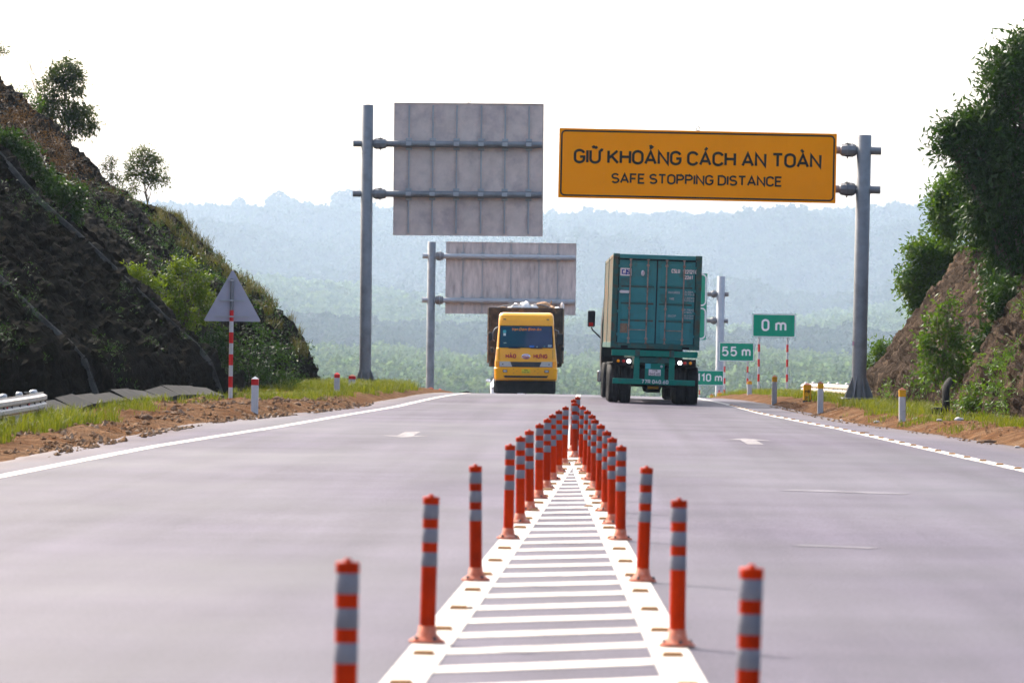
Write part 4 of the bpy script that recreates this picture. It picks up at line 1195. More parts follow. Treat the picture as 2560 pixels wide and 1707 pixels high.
# --- shipping containers on it
def container(label, y0, detailed):
    W, L, Hc = 2.438, 6.058, 2.591
    Mx = Matrix.Translation(ct_loc) @ Matrix.Rotation(CT_ROT[2], 4, 'Z') @ Matrix.Rotation(CT_ROT[1], 4, 'Y') @ Matrix.Rotation(CT_ROT[0], 4, 'X')
    t = thing('shipping_container', Mx @ Vector((0, y0, 1.50)), label, 'container', rot=CT_ROT)
    hw = W / 2
    for sx in (-1, 1):
        for yy in (.08, L - .08):
            q = MB(); q.box((sx * (hw - .075), yy, Hc / 2), (.15, .155, Hc - .24), .008); q.build('corner_post', 'cont_frame', t)
            for zz in (.06, Hc - .06):
                q = MB(); q.box((sx * (hw - .088), yy + .005, zz), (.178, .17, .12), .01); q.build('corner_casting', 'cont_frame', t)
        # corrugated side wall
        q = MB(); prof = []
        y = .17; k = 0
        while y < L - .2:
            prof += [(0, y), (0, y + .07), (-.036, y + .138), (-.036, y + .208)]; y += .276
        vs, fs = [], []
        for (dx, yy) in prof:
            vs += [(sx * (hw - .012 + dx), yy, .15), (sx * (hw - .012 + dx), yy, Hc - .1)]
        for i in range(len(prof) - 1): fs.append((2 * i, 2 * i + 2, 2 * i + 3, 2 * i + 1))
        q.add(vs, fs); q.build('side_wall', 'cont_side' if sx < 0 else 'cont', t)
        q = MB(); q.box((sx * (hw - .04), L / 2, Hc - .04), (.06, L - .36, .075), .005); q.build('top_rail', 'cont_side' if sx < 0 else 'cont_frame', t)
        q = MB(); q.box((sx * (hw - .03), L / 2, .08), (.055, L - .36, .15), .005); q.build('bottom_rail', 'cont_frame', t)
    q = MB(); q.box((0, L / 2, Hc - .03), (W - .16, L - .3, .03)); q.build('roof', 'cont', t)
    q = MB(); q.box((0, L / 2, .12), (W - .14, L - .3, .06)); q.build('floor', 'cont_frame', t)
    q = MB(); q.box((0, L - .03, Hc / 2), (W - .32, .03, Hc - .26)); q.build('front_wall', 'cont', t)
    q = MB(); q.box((0, .075, Hc - .0705), (W - .36, .13, .115), .006); q.build('door_header', 'cont', t)
    q = MB(); q.box((0, .075, .075), (W - .36, .14, .135), .006); q.build('door_sill', 'cont_frame', t)
    for sx in (-1, 1):
        q = MB(); q.box((sx * .84, -.001, .045), (.19, .02, .07)); q.build('sill_pocket', 'rubber_seal', t)
    zb, zt = .155, Hc - .145
    for sx in (-1, 1):
        xm = sx * .525
        # door leaf: frame members and four pressed panels
        q = MB(); q.box((xm, .085, (zb + zt) / 2), (1.035, .03, zt - zb), .004); dr = q.build('door', 'cont', t)
        zz = [zb + .05, zb + .62, zb + 1.085, zb + 1.55, zt - .06]
        for k in range(4):
            q = MB(); q.box((xm, .068, (zz[k] + zz[k + 1]) / 2), (.84, .02, zz[k + 1] - zz[k] - .085), .012); q.build('door_panel', 'cont', dr)
            if k:
                q = MB(); q.box((xm, .0625, zz[k] - .005), (.90, .012, .05), .004); q.build('panel_fold', 'cont_frame', dr)
        for (xx, dz) in ((sx * .255, 0), (sx * .735, 0)):
            q = MB(); q.tube([(xx, .035, zb - .06), (xx, .035, zt + .05)], .019, 10); br = q.build('locking_bar', 'lockbar', dr)
            for zc in (zb - .02, zb + .12, zb + .95, zt - .16, zt + .02):
                q = MB(); q.box((xx, .042, zc), (.075, .04, .06 if zc < zt else .09), .008); q.build('bar_bracket', 'lockbar', br)
            q = MB(); q.box((xx + sx * (.16 if abs(xx) < .5 else -.12), .022, zb + .36), (.26, .014, .022)); q.build('bar_handle', 'lockbar', br)
        for zc in (zb + .22, zb + .85, zb + 1.46, zt - .2):
            q = MB(); q.box((sx * 1.06, .055, zc), (.12, .04, .075), .008); q.build('hinge', 'cont', dr)
        q = MB(); q.box((sx * 1.052, .075, (zb + zt) / 2), (.022, .02, zt - zb - .02)); q.build('gasket', 'rubber_seal', dr)
    q = MB(); q.box((0, .075, (zb + zt) / 2), (.034, .026, zt - zb)); q.build('door_seam', 'rubber_seal', t)
    q = MB(); q.box((0, .056, zt - .01), (2.08, .012, .035)); q.build('top_gasket', 'rubber_seal', t)
    if not detailed: return t
    yf = .0565
    # company mark: a white field with the blue c and s monogram
    q = MB(); q.add([(x, yf, z) for x, z in round_rect(-1.015, -.705, 1.985, 2.195, .02)[:-1]], [list(range(28))]); mk = q.build('company_mark', 'letter', t)
    U = lambda pts, wdt, l=.0015: ribbon(q, pts, wdt, Vector((-.86, yf, 2.09)), Vector((1, 0, 0)), Vector((0, 0, 1)), Vector((0, -1, 0)), l)
    q = MB()
    U([(-.035, .048), (-.10, .048), (-.10, -.048), (0, -.048), (.10, -.048), (.10, .0), (.035, .0)], .03)
    U([(.012, .078), (.012, -.078)], .032, .003)
    U([(.012, .046), (.115, .046)], .03, .0045)
    U([(.04, .046), (.04, .0)], .028, .006)
    q.build('monogram', 'logo_blue', mk)
    q = MB(); q.lathe([(0, -.002), (.05, -.001), (.05, .0)], 20, (-.395, yf, 2.07), axis='Y')
    q.v = [Vector((p.x, p.y, 2.07 + (p.z - 2.07) * 1.6)) for p in q.v]; q.build('oval_label', 'letter', t)
    q = MB(); lettering(q, '1', (-.395, yf - .0035, 2.03), .09, .2, lift=.0); q.build('oval_print', 'pink_print', t)
    q = MB(); q.add([(x, yf, z) for x, z in round_rect(-1.015, -.745, 1.51, 1.585, .036)[:-1]], [list(range(28))]); q.build('white_patch', 'letter', t)
    q = MB(); q.box((-.87, yf, .55), (.20, .006, .26), .002); q.build('placard', 'rust_patch', t)
    q = MB(); lettering(q, 'CSLU', (.505, yf, 2.10), .115, .2, width=.225); q.build('lettering', 'letter', t)
    q = MB(); lettering(q, '122121 0', (.895, yf, 2.09), .115, .2, width=.40); q.build('lettering', 'letter', t)
    q = MB(); lettering(q, '2261', (.865, yf, 1.94), .105, .2, width=.215); q.build('lettering', 'letter', t)
    for text, x, z, wd in (('MAX GROSS', .48, 1.535, .31), ('TARE', .42, 1.365, .13), ('CU.CAP', .44, .895, .22)):
        q = MB(); lettering(q, text, (x, yf, z), .062, .2, width=wd); q.build('lettering', 'letter_dim', t)
    for k, (a, z) in enumerate((('24.000 KG', 1.565), ('52.910 LB', 1.495), ('2.300 KG', 1.40), ('5.070 LB', 1.33), ('21.700 KG', 1.075), ('47.840 LB', 1.005), ('33.2 CU.M', .915), ('1.172 CU.F', .845))):
        q = MB(); lettering(q, a, (.90, yf, z), .055, .2, width=.27); q.build('lettering', 'letter_dim', t)
    return t
container('teal shipping container with white lettering on its doors, at the rear of the lorry', .02, True)
container('teal shipping container in front of the lettered one on the same lorry', 6.16, False)

# --- yellow lorry coming towards us
YT_Y = 162.0
yl_x = at(1314, 985, YT_Y).x
yt_loc = Vector((yl_x, YT_Y, road_z(yl_x, YT_Y)))
YT_ROT = (R(-.4), R(-.2), R(1.3))
YTM = Matrix.Translation(yt_loc) @ Matrix.Rotation(YT_ROT[2], 4, 'Z') @ Matrix.Rotation(YT_ROT[1], 4, 'Y') @ Matrix.Rotation(YT_ROT[0], 4, 'X')
yt = thing('cargo_truck', yt_loc, 'yellow cab lorry with a loaded open bed, coming towards the camera', 'truck', rot=YT_ROT)
q = MB()
rings = []
def cabring(z, hw, yf, rc=.16):
    pts = [(-hw, 2.05, z)]
    for k in range(5):
        a = R(180 + 22.5 * k); pts.append((-hw + rc + rc * math.cos(a), yf + rc + rc * math.sin(a), z))
    for k in range(5):
        a = R(270 + 22.5 * k); pts.append((hw - rc + rc * math.cos(a), yf + rc + rc * math.sin(a), z))
    pts.append((hw, 2.05, z))
    return pts
CABR = [(.98, 1.19, .05), (1.24, 1.18, .055), (1.30, 1.17, .06), (1.72, 1.13, .085), (1.74, 1.12, .10), (2.58, 1.05, .195), (2.60, 1.06, .185), (2.80, 1.05, .23), (2.98, 1.03, .32), (3.06, .99, .42), (3.09, .9, .60)]
for z, hw, yf in CABR: rings.append(cabring(z, hw, yf))
n = len(rings[0])
q.add([p for r_ in rings for p in r_], [(i * n + k, i * n + (k + 1) % n, (i + 1) * n + (k + 1) % n, (i + 1) * n + k) for i in range(len(rings) - 1) for k in range(n)] + [list(range((len(rings) - 1) * n, len(rings) * n)), list(range(n))[::-1]], smooth=False)
cabo = q.build('cab', 'cab_yellow', yt)
def cab_y(z): return float(np.interp(z, [c[0] for c in CABR], [c[2] for c in CABR]))
q = MB(); rr = [cabring(.50, 1.16, .10, .2), cabring(.56, 1.19, .0, .2), cabring(.96, 1.205, -.02, .2), cabring(.985, 1.20, .02, .2)]
rr = [[(x, min(y, .6), z) for x, y, z in r_] for r_ in rr]
q.add([p for r_ in rr for p in r_], [(i * n + k, i * n + (k + 1) % n, (i + 1) * n + (k + 1) % n, (i + 1) * n + k) for i in range(3) for k in range(n)] + [list(range(3 * n, 4 * n)), list(range(n))[::-1]])
bm = q.build('front_bumper', 'cab_yellow', yt)
q = MB(); q.add([(-.85, -.022, .69), (.85, -.022, .69), (.80, -.020, .615), (-.80, -.020, .615)], [(0, 3, 2, 1)]); q.v = [p + Vector((0, -.004, 0)) for p in q.v]; q.build('air_slot', 'plastic_black', bm)
for sx in (-1, 1):
    q = MB(); q.box((sx * .79, -.022, .86), (.17, .03, .10), .01); fl = q.build('fog_lamp', 'plastic_black', bm)
    q = MB(); q.box((sx * .79, -.039, .86), (.13, .008, .07), .003); q.build('lens', 'headlamp', fl)
    for (xx, zz) in ((.46, .94), (.46, .78), (.34, .86)):
        q = MB(); q.lathe([(0, -.005), (.014, -.004), (.014, .004)], 8, (sx * xx, -.028, zz), axis='Y'); q.build('bolt', 'bolt', bm)
q = MB(); q.box((.0, -.03, .86), (.32, .012, .155), .002); pl = q.build('number_plate', 'plate_yellow', bm)
q = MB(); lettering(q, '75H', (0, -.0365, .87), .055, .18); q.build('lettering', 'black_ink', pl)
q = MB(); lettering(q, '016.34', (0, -.0365, .795), .058, .18, width=.27); q.build('lettering', 'black_ink', pl)
# grille and headlamps
q = MB(); q.box((0, .045, 1.115), (2.02, .02, .20), .004); gr = q.build('grille', 'grille', yt)
for k in range(4):
    q = MB(); q.box((0, .031, 1.045 + .047 * k), (1.16, .014, .012)); q.build('grille_bar', 'plastic_black', gr)
for sx in (-1, 1):
    hl = [(sx * .60, 1.225), (sx * 1.0, 1.225), (sx * 1.0, 1.03), (sx * .52, 1.03)]
    if sx < 0: hl = hl[::-1]
    q = MB(); q.prism(hl[::-1], .02, .05); ho = q.build('headlamp', 'headlamp', yt)
    q = MB(); q.lathe([(0, -.004), (.022, -.003), (.03, .01)], 10, (sx * .88, .017, 1.12), axis='Y'); q.build('bulb', 'bolt', ho)
    q = MB(); q.box((sx * 1.075, .075, 1.13), (.13, .05, .20), .01); q.build('turn_signal', 'lamp_amber', yt)
    q = MB(); q.box((sx * 1.02, cab_y(1.5) - .004, 1.48), (.008, .012, .44)); q.build('panel_seam', 'plastic_black', yt)
    q = MB(); q.box((sx * .82, .235, 2.83), (.10, .05, .035), .01); q.build('marker_lamp', 'grille', yt)
    # mirrors
    if sx < 0:
        q = MB(); q.tube([(-1.05, .25, 2.55), (-1.20, .10, 2.45), (-1.27, .05, 2.30), (-1.27, .05, 2.05), (-1.2, .2, 2.0)], .02, 8); m_ = q.build('mirror_arm', 'galv', yt)
        q = MB(); q.box((-1.36, .02, 2.17), (.15, .10, .34), .04); q.build('mirror', 'plastic_black', m_)
        q = MB(); q.box((-1.28, .3, 1.66), (.12, .1, .2), .03); q.build('lower_mirror', 'plastic_black', m_)
    else:
        q = MB(); q.tube([(1.05, .25, 2.45), (1.22, .10, 2.40), (1.25, .05, 2.2), (1.22, .2, 1.85)], .02, 8); m_ = q.build('mirror_arm', 'galv', yt)
        q = MB(); q.box((1.29, .02, 2.08), (.24, .10, .44), .04); q.build('mirror', 'plastic_black', m_)
        q = MB(); q.box((1.38, .04, 1.72), (.10, .08, .16), .03); q.build('lower_mirror', 'plastic_black', m_)
# windscreen
def wsy(z): return .10 + (z - 1.74) * (.095 / .84) - .022
q = MB(); q.add([(-1.03, wsy(1.745) + .008, 1.745), (1.03, wsy(1.745) + .008, 1.745), (.995, wsy(2.585) + .008, 2.585), (-.995, wsy(2.585) + .008, 2.585)], [(0, 1, 2, 3)]); q.build('windscreen_seal', 'plastic_black', yt)
q = MB(); q.add([(-1.0, wsy(1.77), 1.77), (1.0, wsy(1.77), 1.77), (.965, wsy(2.56), 2.56), (-.965, wsy(2.56), 2.56)], [(0, 1, 2, 3)]); ws = q.build('windscreen', 'glass', yt)
upw = Vector((0, .113, 1)).normalized(); nw = Vector((0, -1, .113)).normalized()
q = MB(); lettering(q, 'Vạn Dặm Bình An', (.0, wsy(2.40), 2.40), .10, .22, uy=upw, nn=nw, width=1.12, slant=.25); q.build('lettering', 'text_orange', ws)
for (x, z, wd, hh, mt) in ((-.82, 2.36, .12, .10, 'sticker_teal'), (-.82, 2.25, .09, .10, 'letter'), (.22, 1.80, .18, .06, 'sticker_blue'), (.42, 1.79, .05, .04, 'letter_dim'), (.70, 1.80, .05, .05, 'sticker_teal'), (.90, 1.83, .14, .08, 'letter_dim'), (-.80, 1.93, .10, .025, 'letter_dim')):
    q = MB(); q.add([(x - wd / 2, wsy(z - hh / 2) - .003, z - hh / 2), (x + wd / 2, wsy(z - hh / 2) - .003, z - hh / 2), (x + wd / 2, wsy(z + hh / 2) - .003, z + hh / 2), (x - wd / 2, wsy(z + hh / 2) - .003, z + hh / 2)], [(0, 1, 2, 3)]); q.build('windscreen_card', mt, ws)
for xx in (-.42, .42):
    q = MB(); q.tube([(xx - .25, .055, 1.735), (xx + .2, .05, 1.73)], .012, 6); q.tube([(xx - .05, .05, 1.73), (xx + .30, .06, 1.80)], .009, 6); q.build('wiper', 'plastic_black', yt)
q = MB(); lettering(q, 'HÀO', (-.575, cab_y(1.40) - .012, 1.345), .17, .24, width=.40, lift=.006); q.build('lettering', 'text_red', yt)
q = MB(); lettering(q, 'HƯNG', (.55, cab_y(1.40) - .012, 1.345), .17, .22, width=.53, lift=.006); q.build('lettering', 'text_red', yt)
q = MB(); q.lathe([(0, -.016), (.098, -.014), (.105, .0)], 28, (0, cab_y(1.42), 1.42), axis='Y'); q.v = [Vector((p.x * 1.62, p.y, p.z)) for p in q.v]; em = q.build('emblem', 'chrome', yt)
q = MB()
ey = cab_y(1.42) - .019
U = lambda pts, wdt, l=.0: ribbon(q, pts, wdt, Vector((0, ey, 1.42)), Vector((1, 0, 0)), Vector((0, 0, 1)), Vector((0, -1, 0)), l)
U([(1.5 * .082 * math.cos(R(a_)), .082 * math.sin(R(a_))) for a_ in range(0, 361, 20)], .012)
U([(0, .07), (0, -.07)], .026, .002)
for s2 in (-1, 1):
    U([(s2 * .10, .03), (s2 * .035, .03), (s2 * .035, .0), (s2 * .10, .0)], .014, .003); U([(s2 * .10, -.03), (s2 * .035, -.03)], .014, .003)
q.build('emblem_print', 'text_red', em)
for sx in (-1, 1):
    q = MB(); q.add([(sx * 1.121, .55, 1.80), (sx * 1.121, 1.4, 1.80), (sx * 1.062, 1.4, 2.5), (sx * 1.062, .62, 2.5)], [(0, 1, 2, 3)]); q.v = [p + Vector((sx * .006, 0, 0)) for p in q.v]; q.build('side_window', 'glass', yt)
    wheel(yt, sx * 1.0, 1.35, .52, .52, .30)
    for ax in (6.6, 7.95):
        wheel(yt, sx * .74, ax, .52, .52, .29); wheel(yt, sx * 1.06, ax, .52, .52, .29)
    q = MB(); q.box((sx * .42, 5.4, .92), (.12, 9.6, .28)); q.build('chassis_beam', 'chassis_black', yt)
    q = MB(); q.box((sx * 1.12, .95, .42), (.05, .7, .45), .01); q.build('mud_flap', 'plastic_black', yt)
q = MB(); q.box((0, 1.0, .50), (1.7, .5, .5), .03); q.box((0, .52, .30), (2.16, .06, .56), .02); q.build('radiator_axle_and_dark_skirt', 'chassis_black', yt)  # second box is an added black skirt standing in for shadow under the bumper
# open bed with stakes
BW, B0, B1, BZ, BT = 1.40, 2.35, 9.6, 1.12, 3.24
q = MB(); q.box((0, (B0 + B1) / 2, BZ), (2 * BW, B1 - B0, .14), .01); bed = q.build('bed_floor', 'bed_wood', yt)
q = MB(); q.box((0, B0, (BZ + BT) / 2 + .09), (2 * BW, .06, BT - BZ - .04), .01); hb = q.build('headboard', 'bed_wood', yt)
q = MB(); q.box((0, B0 - .045, BT - .10), (2 * BW + .02, .04, .24), .008); q.build('head_rail', 'bed_wood', hb)
for xx in (-1.33, -.9, .9, 1.33):
    q = MB(); q.box((xx, B0 - .055, (BZ + BT) / 2), (.08, .05, BT - BZ), .008); q.build('head_stake', 'bed_wood', hb)
for sx in (-1, 1):
    q = MB(); q.box((sx * BW, (B0 + B1) / 2, (BZ + BT) / 2 + .09), (.05, B1 - B0 - .08, BT - BZ - .04), .008); sw = q.build('side_board', 'bed_wood', yt)
    for k in range(9):
        q = MB(); q.box((sx * (BW + .05), B0 + .1 + k * .88, (BZ + BT) / 2 + .05), (.055, .08, BT - BZ), .008); q.build('side_stake', 'stake', sw)
    for zz in (1.75, 2.25, 2.8):
        q = MB(); q.box((sx * (BW + .035), (B0 + B1) / 2, zz), (.02, B1 - B0 - .1, .09), .004); q.build('side_slat', 'stake', sw)
q = MB(); q.box((0, B1, (BZ + BT) / 2), (2 * BW - .06, .05, BT - BZ), .01); q.build('tailboard', 'bed_wood', yt)
q = MB(); q.tube([(-1.25, B0 + .5, 3.22), (-.95, B0 + .5, 3.36), (-.5, B0 + .5, 3.44), (.2, B0 + .5, 3.46), (.6, B0 + .5, 3.44), (.95, B0 + .5, 3.34), (1.2, B0 + .5, 3.22)], .02, 8); q.build('tarp_hoop', 'galv', yt)
q = MB(); q.box((0, (B0 + B1) / 2, 2.98), (2 * BW - .08, B1 - B0 - .1, .1), .03); q.build('load_cover', 'tarp', yt)
# the load
def lump(name, loc, dims, mat, seed, label, cat, group='sacks piled in the yellow lorry'):
    import bmesh
    bm_ = bmesh.new(); bmesh.ops.create_icosphere(bm_, subdivisions=3, radius=.5)
    for v in bm_.verts:
        k = 1 + .22 * noise.fractal(v.co * 3.0 + Vector((seed, 0, 0)), 1, 2, 4)
        c = v.co * k
        v.co = Vector((c.x * dims[0], c.y * dims[1], max(c.z, -.36) * dims[2]))
    me = bpy.data.meshes.new(name); bm_.to_mesh(me); bm_.free()
    for f_ in me.polygons: f_.use_smooth = True
    me.materials.append(M[mat])
    o = bpy.data.objects.new(name, me); COL.objects.link(o)
    o.matrix_world = YTM @ Matrix.Translation(loc)
    return tag(o, label, cat, group)
for i, (x, y, w_, h_, mt, lb) in enumerate(((-.93, 3.1, .42, .30, 'sack_brown', 'low brown sack leftmost in the yellow lorry bed'), (-.62, 3.0, .30, .30, 'sack_white', 'small white sack left in the yellow lorry bed'),
        (-.38, 3.0, .40, .44, 'sack_white', 'white sack left of the biggest one in the yellow lorry'), (-.02, 2.95, .48, .52, 'sack_white', 'biggest white sack in the middle of the yellow lorry load'),
        (.33, 3.0, .36, .44, 'sack_white', 'pale sack right of the biggest white one in the yellow lorry'), (.66, 3.1, .62, .52, 'sack_brown', 'large brown bundle on the yellow lorry load'),
        (1.0, 3.0, .34, .34, 'sack_brown', 'small brown bundle right on the yellow lorry load'), (1.2, 2.9, .26, .32, 'sack_white', 'small pale sack at the right end of the yellow lorry load'))):
    lump('sack', (x, y, 3.08 + .36 * h_), (w_ * 1.15, .5, h_ * 1.1), mt, i * 3.7, lb, 'sack')
o = lump('foam_roll', (1.40, 2.5, 3.36), (.15, .16, .34), 'sack_white', 44, 'white roll standing at the right top corner of the yellow lorry bed', 'roll', None)
q = MB(); q.tube([(.93, 3.2, 3.0), (.95, 3.2, 3.35), (1.0, 3.22, 3.62)], [.035, .03, .018], 7); q.tube([(.95, 3.2, 3.33), (.88, 3.2, 3.45)], [.02, .012], 6)
o = q.build('stick', 'sack_brown'); o.matrix_world = YTM; tag(o, 'brown stick poking out of the yellow lorry load', 'stick')

# --- white car half hidden behind the yellow lorry
CY = 214.0
cx_ = at(1222, 965, CY).x + .93
car = thing('white_car', (cx_, CY, road_z(cx_, CY)), 'white car almost hidden behind the yellow lorry', 'car', rot=(R(-1.3), 0, 0))
q = MB(); rings = []
for y, hw, zb, zs, zt, ht in ((0, .62, .35, .55, .62, .55), (.12, .80, .22, .70, .74, .70), (.5, .87, .2, .82, .86, .72), (1.15, .89, .2, .92, .98, .72), (1.75, .89, .2, .95, 1.42, .60), (2.4, .89, .2, .96, 1.50, .60), (3.2, .89, .2, .97, 1.46, .58), (3.9, .87, .22, .95, 1.1, .60), (4.3, .80, .28, .85, .95, .62), (4.4, .68, .4, .7, .8, .55)):
    rings.append([(-hw, y, zb), (hw, y, zb), (hw, y, zs), (ht, y, zt), (-ht, y, zt), (-hw, y, zs)])
q.add([p for r_ in rings for p in r_], [(i * 6 + k, i * 6 + (k + 1) % 6, (i + 1) * 6 + (k + 1) % 6, (i + 1) * 6 + k) for i in range(len(rings) - 1) for k in range(6)] + [list(range(6)), list(range(54, 60))[::-1]])
q.build('body', 'car_white', car)
q = MB(); q.add([(-.66, 1.12, 1.0), (.66, 1.12, 1.0), (.55, 1.70, 1.40), (-.55, 1.70, 1.40)], [(0, 1, 2, 3)]); q.v = [p + Vector((0, -.02, .02)) for p in q.v]; q.build('windscreen', 'glass', car)
for sx in (-1, 1):
    q = MB(); q.add([(sx * .875, 1.5, .98), (sx * .875, 3.5, 1.0), (sx * .62, 3.2, 1.40), (sx * .64, 1.85, 1.38)], [(0, 1, 2, 3)]); q.v = [p + Vector((sx * .014, 0, .008)) for p in q.v]; q.build('side_window', 'glass', car)
    q = MB(); q.box((sx * 1.0, 1.35, 1.03), (.22, .12, .15), .045); mr = q.build('mirror', 'car_white', car)
    q = MB(); q.box((sx * .9, 1.4, .98), (.1, .05, .04)); q.build('mirror_foot', 'plastic_black', mr)
    q = MB(); q.box((sx * .64, .05, .66), (.30, .12, .13), .03); q.build('headlamp', 'headlamp', car)
    for ax in (.85, 3.45): wheel(car, sx * .80, ax, .32, .32, .21)
q = MB(); q.box((0, -.01, .45), (1.0, .05, .22), .02); q.build('grille', 'plastic_black', car)

# --- low dark shape added for a blurred dark patch on the road by the crest
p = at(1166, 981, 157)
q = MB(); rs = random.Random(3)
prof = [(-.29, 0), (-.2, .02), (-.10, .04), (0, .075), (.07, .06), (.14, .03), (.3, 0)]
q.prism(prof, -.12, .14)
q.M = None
sc = q.build('dark_patch', 'tyre'); sc.location = (p.x, 157, road_z(p.x, 157) + .004); tag(sc, 'flat dark shape added for a blurred patch on the left lane at the crest', 'dark patch')

# ================================================================== VEGETATION
def unit(a): return a / (np.linalg.norm(a, axis=1)[:, None] + 1e-9)
def leaves(name, C, length, width, mat, rs, parent=None, down=.35, out=None):
    n = len(C)
    d = rs.normal(size=(n, 3)); d[:, 2] -= down
    if out is not None: d += out * .6
    d = unit(d)
    w = unit(np.cross(d, rs.normal(size=(n, 3))))
    L = (length * (.6 + .7 * rs.rand(n)))[:, None]; W = (width * (.7 + .6 * rs.rand(n)))[:, None]
    V = np.stack([C, C + d * L * .45 + w * W * .5, C + d * L, C + d * L * .45 - w * W * .5], 1).reshape(-1, 3)
    return np_mesh(name, V, np.arange(4 * n).reshape(-1, 4), mat, parent)
def tree(name, label, cat, base, lobes, mat, leaf=(.15, .055), group=None, trunk_r=.06, bark='bark', seed=1, d=None, clump=.16, per=13, hollow=.5, limbs=True, down=.35):
    """lobes: (x, y, rx, ry, count) in 2352 px view coordinates at distance d, or with a sixth value, extra depth."""
    rs = np.random.RandomState(seed)
    t = thing(name, base, label, cat, group)
    b = Vector(base)
    Cs, tips = [], []
    for lb in lobes:
        dd = d + (lb[5] if len(lb) > 5 else 0)
        c = dp(lb[0], lb[1], dd) - b
        rx, rz = lb[2] * K * dd / FPX, lb[3] * K * dd / FPX
        ry = (rx + rz) / 2
        m = max(int(lb[4] / per), 3)
        v = unit(rs.normal(size=(m, 3))) * (hollow + (1 - hollow) * rs.rand(m) ** .6)[:, None]
        cl = np.array(c) + v * np.array([rx, ry, rz])
        tips.append((c, cl))
        k = rs.randint(0, m, int(lb[4]))
        Cs.append(cl[k] + rs.normal(size=(len(k), 3)) * clump * (.6 + .8 * rs.rand(len(k)))[:, None])
    C = np.concatenate(Cs)
    cen = C.mean(0)
    leaves('crown', C, leaf[0], leaf[1], mat, rs, t, down, unit(C - cen))
    q = MB()
    topc = max(tips, key=lambda a: a[0].z)[0]
    def bend(a, c, k=5, j=.05):
        return [a.lerp(c, i / k) + Vector((rs.normal() * j, rs.normal() * j, 0)) * (1 if 0 < i < k else 0) for i in range(k + 1)]
    st = bend(Vector((0, 0, -.2)), topc, 6, .04 * max(topc.length, .5))
    q.tube(st, [trunk_r * (1 - .8 * i / 6) for i in range(7)], 7)
    if limbs:
        for c, cl in tips:
            k = 1 + int(3 * rs.rand())
            o = st[k]
            q.tube(bend(o, c, 4, .06), [trunk_r * .5, trunk_r * .42, trunk_r * .33, trunk_r * .24, trunk_r * .15], 6)
            for j in rs.choice(len(cl), min(len(cl), 10), False):
                q.tube(bend(o.lerp(c, .55 + .4 * rs.rand()), Vector(cl[j]), 2, .04), [trunk_r * .2, trunk_r * .14, trunk_r * .06], 5)
    q.build('trunk', bark, t)
    return t
def base_at(x, y, d, drop=0.0):
    p = dp(x, y, d); return Vector((p.x, p.y, p.z - drop))

# left skyline
tree('young_tree', 'tall leafy young tree on the left skyline', 'tree', base_at(163, 322, 150, .1), [(150, 165, 36, 30, 1100), (118, 205, 32, 32, 900), (170, 190, 24, 36, 900), (140, 255, 40, 36, 1300), (185, 265, 32, 32, 950), (165, 300, 30, 18, 420), (110, 250, 24, 22, 420), (205, 290, 16, 22, 320)], 'leaf_crest', (.17, .05), 'trees on the left skyline', .055, seed=4, d=150, clump=.10, down=.7)
tree('young_tree', 'small round topped tree on the left skyline above the green acacia', 'tree', base_at(334, 468, 149, .1), [(330, 360, 32, 20, 800), (310, 385, 26, 22, 600), (355, 385, 32, 24, 760), (365, 410, 24, 20, 420), (295, 425, 24, 22, 420), (330, 410, 26, 16, 320)], 'leaf_crest', (.14, .035), 'trees on the left skyline', .035, seed=7, d=149, clump=.09, down=.6)
tree('sapling', 'thin sapling left of the small round topped tree', 'sapling', base_at(262, 436, 148, .1), [(256, 372, 16, 12, 190), (244, 388, 12, 10, 120), (262, 408, 20, 14, 260)], 'leaf_crest', (.13, .035), 'trees on the left skyline', .016, seed=9, d=148, clump=.07, down=.6)
tree('young_tree', 'tree cut by the left picture edge on the dark slope', 'tree', base_at(-22, 190, 152, .1), [(-10, 118, 22, 18, 260), (-35, 130, 30, 26, 300)], 'leaf_crest', (.17, .05), 'trees on the left skyline', .04, seed=12, d=152, clump=.09)
def bare(label, x, y, top, spread, d, seed, r=.022):
    rs = random.Random(seed)
    b = base_at(x, y, d, .1)
    t = thing('bare_shrub', b, label, 'shrub')
    hgt = dp(x, top, d).z - b.z
    q = MB()
    def grow(p, v, L, r, k):
        pts = [p]
        for i in range(4):
            v = (v + Vector((rs.uniform(-.22, .22), rs.uniform(-.2, .2), .05))).normalized(); pts.append(pts[-1] + v * L / 4)
        q.tube(pts, [r * (1 - .15 * i) for i in range(5)], 5)
        if k:
            for i in range(3):
                grow(pts[rs.choice([2, 3, 4])], (v + Vector((rs.uniform(-.6, .6), rs.uniform(-.5, .5), rs.uniform(.0, .4)))).normalized(), L * .62, r * .5, k - 1)
    for i in range(4):
        grow(Vector((0, 0, 0)), Vector((rs.uniform(-.5, .35) * spread, rs.uniform(-.3, .3), 1)).normalized(), hgt * rs.uniform(.42, .52), r, 3)
    q.build('twigs', 'bark_dry', t)
    return t
bare('leafless pale shrub behind the tall young tree on the left', 100, 275, 85, .8, 151, 3, .02)
bare('leafless twigs at the left picture edge', -5, 195, 140, 1.6, 151, 8, .02)
tree('skyline_bush', 'low green bush on the skyline left of the tall young tree', 'bush', base_at(62, 255, 144, .1), [(50, 215, 18, 16, 240), (72, 238, 20, 14, 240)], 'leaf_mid', (.13, .05), None, .02, seed=15, d=144, clump=.08)
